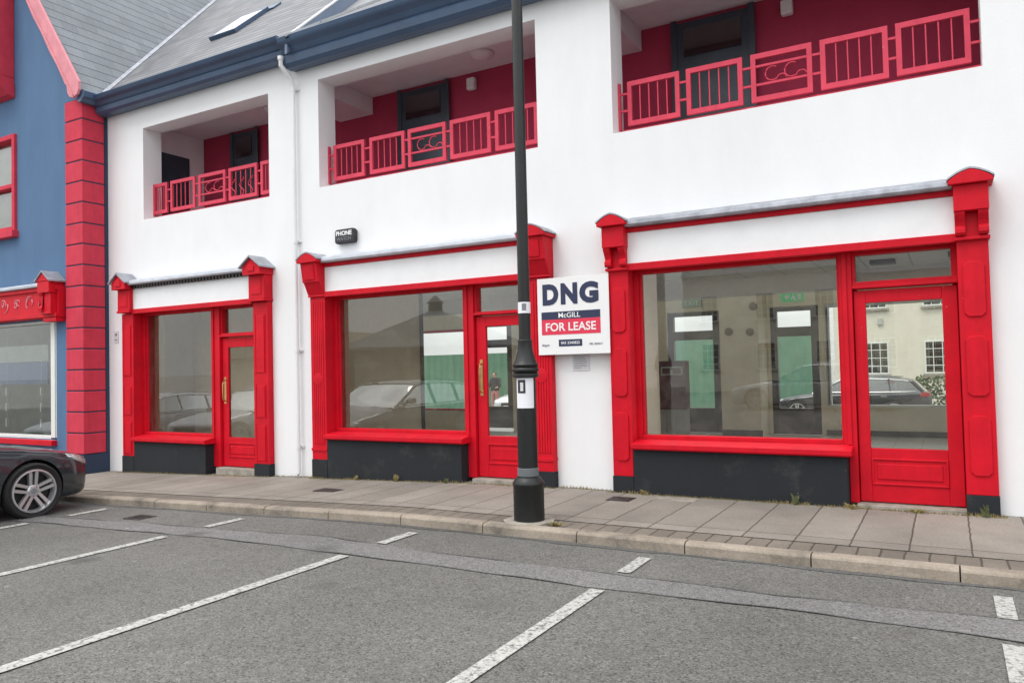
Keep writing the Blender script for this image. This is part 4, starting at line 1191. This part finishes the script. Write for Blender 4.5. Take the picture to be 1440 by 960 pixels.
    # chrome strip round windows
    for sg_ in (-1, 1):
        ch = MB()
        ch.tube([(s, sg_*(lerp(s, half)-.028), .945+.02*max(0, (s-3)/1.5)) for s in [1.5+i*.2 for i in range(15)]], .010, 6)
        ch.tube([(s, sg_*(ghst(s, 0, 0)[3][0]+.012), ghst(s, 0, 0)[3][1]-.012) for s in [1.9+i*.2 for i in range(12)]], .008, 6)
        ch.build('window_trim', 'chrome', root, smooth=True)
    # wheels
    def wheel(wx, sg_):
        t = MB().lathe([(.255, .085), (.275, .10), (.31, .11), (.327, .095), (.335, .06), (.335, -.06), (.327, -.095), (.31, -.11), (.255, -.10), (.255, .085)], (0, 0, 0), 44, 'y', cap=False)
        w = t.build('wheel', 'tyre', root, smooth=True); w.location = (wx, sg_*.805, WR)
        r = MB().lathe([(.262, -.09), (.262, .088), (.256, .104), (.238, .106), (.232, .092), (.225, .02)], (0, 0, 0), 44, 'y', cap=False)
        for k in range(5):
            for dlt in (-.115, .115):
                a = 2*math.pi*k/5+.30
                # double spoke: two bars, parallel-ish
                ca, sa = math.cos(a), math.sin(a)
                off = .032 if dlt > 0 else -.032
                i0, i1 = .055, .242
                off1 = off*1.18
                pts = []
                for rad, of_, wd in ((i0, off*.9, .017), (i1, off1, .0195)):
                    for sd in (-1, 1):
                        oo = of_+sd*wd
                        pts.append((rad*ca-oo*sa, rad*sa+oo*ca))
                o = len(r.v)
                for yv, yo in ((.07, .086), (.05, .05)):
                    pass
                for j, (px, pz) in enumerate(pts):
                    r.v.append((px, .072 if j < 2 else .090, pz))
                for j, (px, pz) in enumerate(pts):
                    r.v.append((px, .035, pz))
                for qd in ((0,1,3,2),(4,6,7,5),(0,4,5,1),(2,3,7,6),(0,2,6,4),(1,5,7,3)): r.f.append(tuple(o+i for i in qd))
        r.lathe([(.072, .03), (.072, .072), (.06, .079), (.04, .080)], (0, 0, 0), 24, 'y')
        rim = r.build('rim', 'alloy', w, smooth=True)
        hub = MB().lathe([(.034, .078), (.034, .086), (.02, .088)], (0, 0, 0), 18, 'y')
        for k in range(5):
            a = 2*math.pi*k/5+.93; hub.lathe([(.009, .077), (.009, .081)], (.056*math.cos(a), 0, .056*math.sin(a)), 8, 'y')
        hub.build('hub_cap', 'grey_ink', w, smooth=True)
        MB().lathe([(.225, -.085), (.225, .0), (.02, .0)], (0, 0, 0), 30, 'y').build('brake_disc', 'dark_void', w, smooth=True)
        if sg_ < 0: w.rotation_euler.z = math.pi
        return w
    for wx in (WF, WB):
        for sg_ in (-1, 1): wheel(wx, sg_)
    # headlights, tail lights, grille, mirrors, sills, plate, door seams
    for sg_ in (-1, 1):
        h = MB(); strip_ = []
        for s, z0, z1 in ((.045, .575, .605), (.09, .575, .645), (.16, .595, .672), (.26, .635, .705), (.37, .690, .728)):
            hh = lerp(s, half); tt = lerp(s, top); ll = lerp(s, low)
            def yy(z):
                f = (z-ll)/(tt-ll)
                return hh*lerp(f, [(0, .9), (.12, .965), (.5, 1.), (.76, .982), (.89, .955), (.945, .915), (1., .80)])+.010
            strip_.append([(s-.006, sg_*yy(z0), z0), (s-.006, sg_*yy((z0+z1)/2), (z0+z1)/2), (s-.006, sg_*yy(z1), z1)])
        for a, b in zip(strip_, strip_[1:]):
            for k in range(2): h.poly([a[k], b[k], b[k+1], a[k+1]])
        ho = h.build('headlight', 'lamp_lens', root, smooth=True, weld=True)
        sd = ho.modifiers.new('s', 'SOLIDIFY'); sd.thickness = .012
        t = MB().prism([(4.40, .80), (4.62, .80), (4.685, .84), (4.66, .93), (4.46, .94)], 'y', sg_*.68, sg_*.85)
        t.build('tail_light', 'tail', root, bevel=.01)
        m = MB().prism([(1.60, .98), (1.68, .97), (1.80, .98), (1.80, 1.07), (1.70, 1.09), (1.62, 1.05)], 'y', sg_*.90, sg_*1.04)
        m.box(1.70, 1.78, sg_*.84, sg_*.90, .98, 1.0)
        m.build('mirror', 'paint_black', root, bevel=.015)
        for s in (2.52, 3.42): MB().box(s-.10, s+.08, sg_*.905, sg_*.925, .80, .825).build('door_handle', 'chrome', root, bevel=.004)
    gmb = MB().box(-.003, .02, -.36, .36, .36, .60)
    for k in range(6): gmb.box(-.0062, -.002, -.35, .35, .385+.036*k, .395+.036*k)
    gmb.build('grille', 'dark_void', root, bevel=.006)
    for sg_ in (-1, 1): MB().box(-.003, .05, sg_*.38, sg_*.50, .31, .37).build('air_intake', 'dark_void', root, bevel=.01)
    for sg_ in (-1, 1): MB().box(1.32, 3.30, sg_*.84, sg_*.885, .165, .215).build('sill_trim', 'dark_void', root, bevel=.01)
    MB().box(-.0105, -.0065, -.26, .26, .40, .51).build('number_plate', 'white_ink', root)
    # shut lines
    sl_ = MB()
    for sg_ in (-1, 1):
        def sp(s, f, d=.002):
            hh, tt, ll = lerp(s, half), lerp(s, top), lerp(s, low)
            return (s, sg_*(hh*lerp(f, [(0, .9), (.12, .965), (.28, .99), (.5, 1.), (.66, .995), (.76, .982), (.82, .972), (.89, .955), (.945, .915), (.98, .85)])+d), ll+(tt-ll)*f)
        sl_.tube([sp(.30+.1*i, .93) for i in range(12)], .0055, 5)
        sl_.tube([sp(.42, .62), sp(.45, .74), sp(.42, .84), sp(.33, .92)], .005, 5)
        for s in (1.46, 2.60, 3.30): sl_.tube([sp(s, .05), sp(s, .3), sp(s, .6), sp(s, .85)], .005, 5)
    sl_.build('shut_lines', 'dark_void', root)
    MB().box(.5, 4.2, -.66, .66, .20, .42).build('underbody', 'dark_void', root)
    return root, body, roof
car, cbody, croof = make_car()
def paint(root, m):
    for ch in root.children:
        if ch.name.split('.')[0] in ('body', 'roof'):
            for i, sl in enumerate(ch.material_slots):
                if sl.material and 'car_paint' in sl.material.name:
                    sl.link = 'OBJECT'; sl.material = M[m]
def put_car(root, nose, direction_deg, z, m, label, group=None, scale=1.):
    """nose position (x,y) and the heading of the nose"""
    a = R(direction_deg)+math.pi       # local +x runs from nose to tail
    root.location = (nose[0], nose[1], z); root.rotation_euler.z = a; root.scale = (scale,)*3
    paint(root, m)
    tag(root, label, 'car', group)
copies = [copy_tree(car) for _ in range(5)]
put_car(car, (-10.46, -2.25), 90, gz(-10.5)-.085, 'paint_grey', 'dark grey blue car with silver double spoke alloy wheels nosed up to the kerb', 'parked cars')
G = 'parked cars'
put_car(copies[0], (-4.95, 17.9), 180, -.5, 'paint_black', 'black estate car parked behind the building, seen through the right shop', G, .95)
put_car(copies[1], (-13.85, 15.8), -90, -.5, 'paint_white', 'white car in the rear yard seen through the middle shop door', G)
put_car(copies[2], (-15.0, -2.8), 90, gz(-15)-.09, 'paint_silver', 'silver car in a kerb bay two spaces beyond the dark grey blue car', G)
put_car(copies[3], (-19.6, -2.9), 90, gz(-20)-.09, 'paint_silver', 'pale silver car in the farthest kerb bay beyond the blue building', G)
put_car(copies[4], (-6.0, -16.5), 180, -.12, 'paint_silver', 'silver car parked across the car park behind the viewer', G)

# ================================================================== BEHIND THE BUILDING
hf = tag(empty('metal_hoarding', (-20, 21, -.5)), 'green corrugated metal hoarding across the rear yard', 'fence')
mb = MB(); x = -46.; pts = []
k = 0
while x < -4.2:
    pts.append((x, 21+(.03 if k % 4 in (0, 1) else 0.))); x += .09; k += 1
for (a, b) in zip(pts, pts[1:]):
    t_ = 2.02 if a[0] < -13.2 else 2.42
    mb.poly([(a[0], a[1], -.5), (b[0], b[1], -.5), (b[0], b[1], t_), (a[0], a[1], t_)])
P(mb, 'sheet', 'green_fence', hf, weld=True)
rl_ = MB()
for z in (.1, 1.6): rl_.box(-46, -4.2, 21.05, 21.12, z, z+.08)
P(rl_, 'rail', 'dark_wood', hf)
for k in range(14): P(MB().box(-45.5+3.1*k, -45.4+3.1*k, 21.13, 21.23, -.5, 2.0), 'post', 'dark_wood', hf)

def sash(root, x, z, w, h, y, face=-1):
    f = MB()
    yo = y+face*.02
    for a, b, c, d in ((x-w/2, x+w/2, z, z+.06), (x-w/2, x+w/2, z+h-.06, z+h), (x-w/2, x-w/2+.06, z+.06, z+h-.06), (x+w/2-.06, x+w/2, z+.06, z+h-.06)):
        f.box(a, b, y+face*.05, y, c, d)
    for i in (1, 2): f.box(x-w/2+w*i/3-.015, x-w/2+w*i/3+.015, y+face*.045, y, z+.06, z+h-.06)
    for i in (1, 2, 3): f.box(x-w/2+.06, x+w/2-.06, y+face*.044, y, z+h*i/4-.015, z+h*i/4+.015)
    o = P(f, 'window', 'pvc_frame', root)
    P(MB().box(x-w/2+.06, x+w/2-.06, y+face*.012, y+face*.002, z+.06, z+h-.06), 'window_pane', 'glass_car', o)
    P(MB().box(x-w/2-.06, x+w/2+.06, y+face*.12, y, z-.09, z-.002), 'window_sill', 'concrete', o)
cbg = tag(empty('cream_house', (1, 26, -.5)), 'cream rendered house with white sash windows behind the rear yard', 'house')
P(MB().box(-4.1, 12, 26, 33, -.5, 5.6), 'wall', 'cream_render', cbg)
P(MB().prism([(25.7, 5.58), (33.3, 5.58), (29.5, 8.6)], 'x', -4.3, 12.2), 'roof', 'grey_tile', cbg)
for x in (-2.55, -.35, 1.9, 4.4):
    sash(cbg, x, .75, .95, 1.3, 26); sash(cbg, x, 3.4, .95, 1.3, 26)
P(MB().box(-2.45, -2.25, 25.9, 25.99, 2.75, 3.0), 'vent_box', 'curtain', cbg)
hg = MB(); rr = random.Random(21)
for i in range(2600):
    c = Vector((rr.uniform(-1.0, 5), 22+rr.gauss(0, .35), rr.uniform(-.5, .75)))
    a = Vector((rr.gauss(0, 1), rr.gauss(0, 1), rr.gauss(0, 1))).normalized()*.07; b = a.cross(Vector((rr.gauss(0, 1), rr.gauss(0, 1), 1))).normalized()*.05
    hg.poly([c-a, c-b, c+a, c+b])
tag(hg.build('hedge', 'leaf'), 'low leafy hedge before the cream house beyond the rear yard', 'hedge')

# person standing in the yard
pr_ = tag(empty('person', (-16.5, 19.2, -.5)), 'person in dark top and pink trousers standing by the white car', 'person')
def skin_fig(name, verts, edges, radii, m, parent, sub=2):
    me = bpy.data.meshes.new(name); me.from_pydata(verts, edges, [])
    o = bpy.data.objects.new(name, me); COL.objects.link(o)
    o.modifiers.new('skin', 'SKIN')
    if not me.skin_vertices: 
        pass
    for sv, r in zip(me.skin_vertices[0].data, radii):
        sv.radius = r if isinstance(r, tuple) else (r, r)
    me.skin_vertices[0].data[0].use_root = True
    s = o.modifiers.new('sub', 'SUBSURF'); s.levels = s.render_levels = sub
    nm = baked(o); bpy.data.objects.remove(o)
    nm.materials.clear(); nm.materials.append(M[m])
    for p in nm.polygons: p.use_smooth = True
    q = bpy.data.objects.new(name, nm); COL.objects.link(q); q.parent = parent
    return q
try:
    V = [(0, 0, .93), (0, .0, 1.12), (0, 0, 1.36), (0, 0, 1.48), (0, -.02, 1.56), (0, -.02, 1.68),
         (-.17, 0, 1.38), (-.25, -.02, 1.12), (-.20, -.22, 1.02), (-.18, -.28, 1.02),
         (.17, 0, 1.38), (.25, -.02, 1.12), (.20, -.22, 1.05), (.18, -.28, 1.06),
         (-.10, 0, .86), (-.11, -.02, .48), (-.12, .02, .08), (-.13, -.12, .03),
         (.10, 0, .86), (.11, -.02, .48), (.12, .02, .08), (.13, -.12, .03)]
    E_ = [(0, 1), (1, 2), (2, 3), (3, 4), (4, 5), (2, 6), (6, 7), (7, 8), (8, 9), (2, 10), (10, 11), (11, 12), (12, 13), (0, 14), (14, 15), (15, 16), (16, 17), (0, 18), (18, 19), (19, 20), (20, 21)]
    RAD = [(.16, .11), (.15, .11), (.18, .11), .055, (.085, .10), (.075, .09), .062, .045, .036, .035, .062, .045, .036, .035, .085, .062, .045, .04, .085, .062, .045, .04]
    body_ = skin_fig('body', V, E_, RAD, 'skin', pr_)
    def shell(name, zlo, zhi, m, th, test=None):
        nm = body_.data.copy(); bm = bmesh.new(); bm.from_mesh(nm)
        kill = [f for f in bm.faces if not (zlo < f.calc_center_median().z < zhi) or (test and not test(f.calc_center_median()))]
        bmesh.ops.delete(bm, geom=kill, context='FACES'); bm.to_mesh(nm); bm.free()
        nm.materials.clear(); nm.materials.append(M[m])
        q = bpy.data.objects.new(name, nm); COL.objects.link(q); q.parent = pr_
        sd = q.modifiers.new('s', 'SOLIDIFY'); sd.thickness = th; sd.offset = 1
    shell('top', .93, 1.47, 'cloth_dark', .014, lambda c: c.y > -.16)
    shell('trousers', .10, .95, 'cloth_pink', .012, lambda c: abs(c.x) < .2 and c.y > -.15)
    shell('hair', 1.60, 1.9, 'hair', .018, lambda c: c.y > -.05 or c.z > 1.72)
    shell('shoe', -.1, .10, 'ink', .010)
except Exception as ex:
    print('person failed', ex)

# ================================================================== ACROSS THE CAR PARK (seen in the shop glass)
pv = tag(empty('pavilion', (-20.5, -21, -.4)), 'low round pavilion with a conical slate roof across the car park', 'pavilion')
P(MB().lathe([(4.0, -.6), (4.0, 2.5)], (-22., -22.5, 0), 16), 'wall', 'sand_stone', pv)
P(MB().lathe([(4.9, 2.3), (4.9, 2.4), (2.6, 3.35), (.4, 4.2), (.3, 4.25)], (-22., -22.5, 0), 16), 'roof', 'grey_tile', pv)
P(MB().lathe([(.35, 4.2), (.35, 4.6), (.45, 4.65), (.05, 5.0)], (-22., -22.5, 0), 10), 'lantern', 'dark_wood', pv)
P(MB().box(-34, -26.2, -25, -19.5, -1, 2.2).prism([(-34.3, 2.18), (-25.8, 2.18), (-27, 3.4), (-33, 3.4)], 'y', -25.3, -19.2), 'wing', 'sand_stone', pv)
def tall_lamp(x, y, label):
    l_ = tag(empty('street_lamp', (x, y, -.3)), label, 'street lamp', 'street lamps across the car park')
    P(MB().tube([(x, y, -.5), (x, y, 5.6), (x+.2, y, 5.85), (x+.9, y, 5.9)], .05, 8), 'pole', 'lead', l_)
    P(MB().box(x+.8, x+1.3, y-.1, y+.1, 5.84, 5.94), 'lamp_head', 'lead', l_)
tall_lamp(-27, -20, 'grey street lamp left of the round pavilion across the car park')
tall_lamp(-15, -24, 'grey street lamp right of the round pavilion across the car park')
houses = [(-13, -4, 'cream_render', 6.2, 'cream rendered terrace house opposite with slate roof'), (-3.9, 3.2, 'sand_stone', 5.7, 'sandy brown terrace house opposite beside the cream one'), (3.3, 12, 'white_render', 6.6, 'tall white terrace house opposite at the right end')]
for a, b, m, h, lab in houses:
    t = tag(empty('terrace_house', ((a+b)/2, -34, -.2)), lab, 'house', 'terrace houses opposite')
    P(MB().box(a, b, -41, -34, -1, h), 'wall', m, t)
    P(MB().prism([(-33.7, h-.02), (-41.3, h-.02), (-37.5, h+2.6)], 'x', a-.05, b+.05), 'roof', 'grey_tile', t)
    n = 3
    for i in range(n):
        xx = a+(b-a)*(i+.5)/n
        sash(t, xx, 3.6, 1.0, 1.5, -34, 1); sash(t, xx, .9, 1.0, 1.5, -34, 1)

# ================================================================== LIGHT, SKY, CAMERA
w = bpy.data.worlds.new('World'); scene.world = w; w.use_nodes = True
nt = w.node_tree; N = nt.nodes; L = nt.links
bg = N['Background']
sky = N.new('ShaderNodeTexSky'); sky.sky_type = 'NISHITA'; sky.sun_disc = False
SUN_EL, SUN_AZ = 58., 205.       # azimuth measured clockwise from +y
sky.sun_elevation = R(SUN_EL); sky.sun_rotation = R(SUN_AZ); sky.dust_density = 4.; sky.air_density = 1.
tc = N.new('ShaderNodeTexCoord')
mp = N.new('ShaderNodeMapping'); mp.inputs['Scale'].default_value = (1, 1, 2.6); L.new(tc.outputs['Generated'], mp.inputs['Vector'])
cl = noise(nt, mp.outputs['Vector'], 2.2, 7, .6)
clouds = ramp(nt, cl, [(.30, (6.6, 6.75, 6.9)), (.70, (11.5, 11.6, 11.7))])
sepz = N.new('ShaderNodeSeparateXYZ'); L.new(tc.outputs['Generated'], sepz.inputs[0])
clouds = mix(nt, 1., clouds, ramp(nt, sepz.outputs[2], [(.0, .62), (.75, 1.30)]), 'MULTIPLY')
skyc = mix(nt, .86, sky.outputs[0], clouds)
L.new(skyc, bg.inputs['Color'])
bg.inputs['Strength'].default_value = .12
sun = bpy.data.lights.new('sun', 'SUN'); sun.energy = .7; sun.angle = R(25); sun.color = (1, .97, .93)
so = bpy.data.objects.new('sun', sun); COL.objects.link(so)
az = R(SUN_AZ); el = R(SUN_EL)
dvec = Vector((math.sin(az)*math.cos(el), math.cos(az)*math.cos(el), math.sin(el)))
so.rotation_euler = dvec.to_track_quat('Z', 'Y').to_euler(); so.location = (0, -20, 30)

cam = bpy.data.cameras.new('camera'); co = bpy.data.objects.new('camera', cam); COL.objects.link(co)
cam.sensor_width = 36.; cam.lens = 1074.295/1440*36; cam.clip_end = 3000; cam.clip_start = .05
yaw, pitch, roll = R(29.70349), R(1.80083), R(-1.37556)
fw = Vector((-math.sin(yaw)*math.cos(pitch), math.cos(yaw)*math.cos(pitch), math.sin(pitch)))
rt_ = Vector((math.cos(yaw), math.sin(yaw), 0)); up = rt_.cross(fw)
r2 = rt_*math.cos(roll)+up*math.sin(roll); u2 = -rt_*math.sin(roll)+up*math.cos(roll)
mw = Matrix((r2, u2, -fw)).transposed().to_4x4(); mw.translation = (0, -8.2, 1.4555)
co.matrix_world = mw
scene.camera = co
scene.view_settings.view_transform = 'Standard'; scene.view_settings.look = 'None'
scene.view_settings.exposure = .70; scene.view_settings.gamma = 1
scene.view_settings.use_curve_mapping = False
scene.cycles.max_bounces = 14; scene.cycles.transparent_max_bounces = 16; scene.cycles.diffuse_bounces = 8; scene.cycles.glossy_bounces = 4
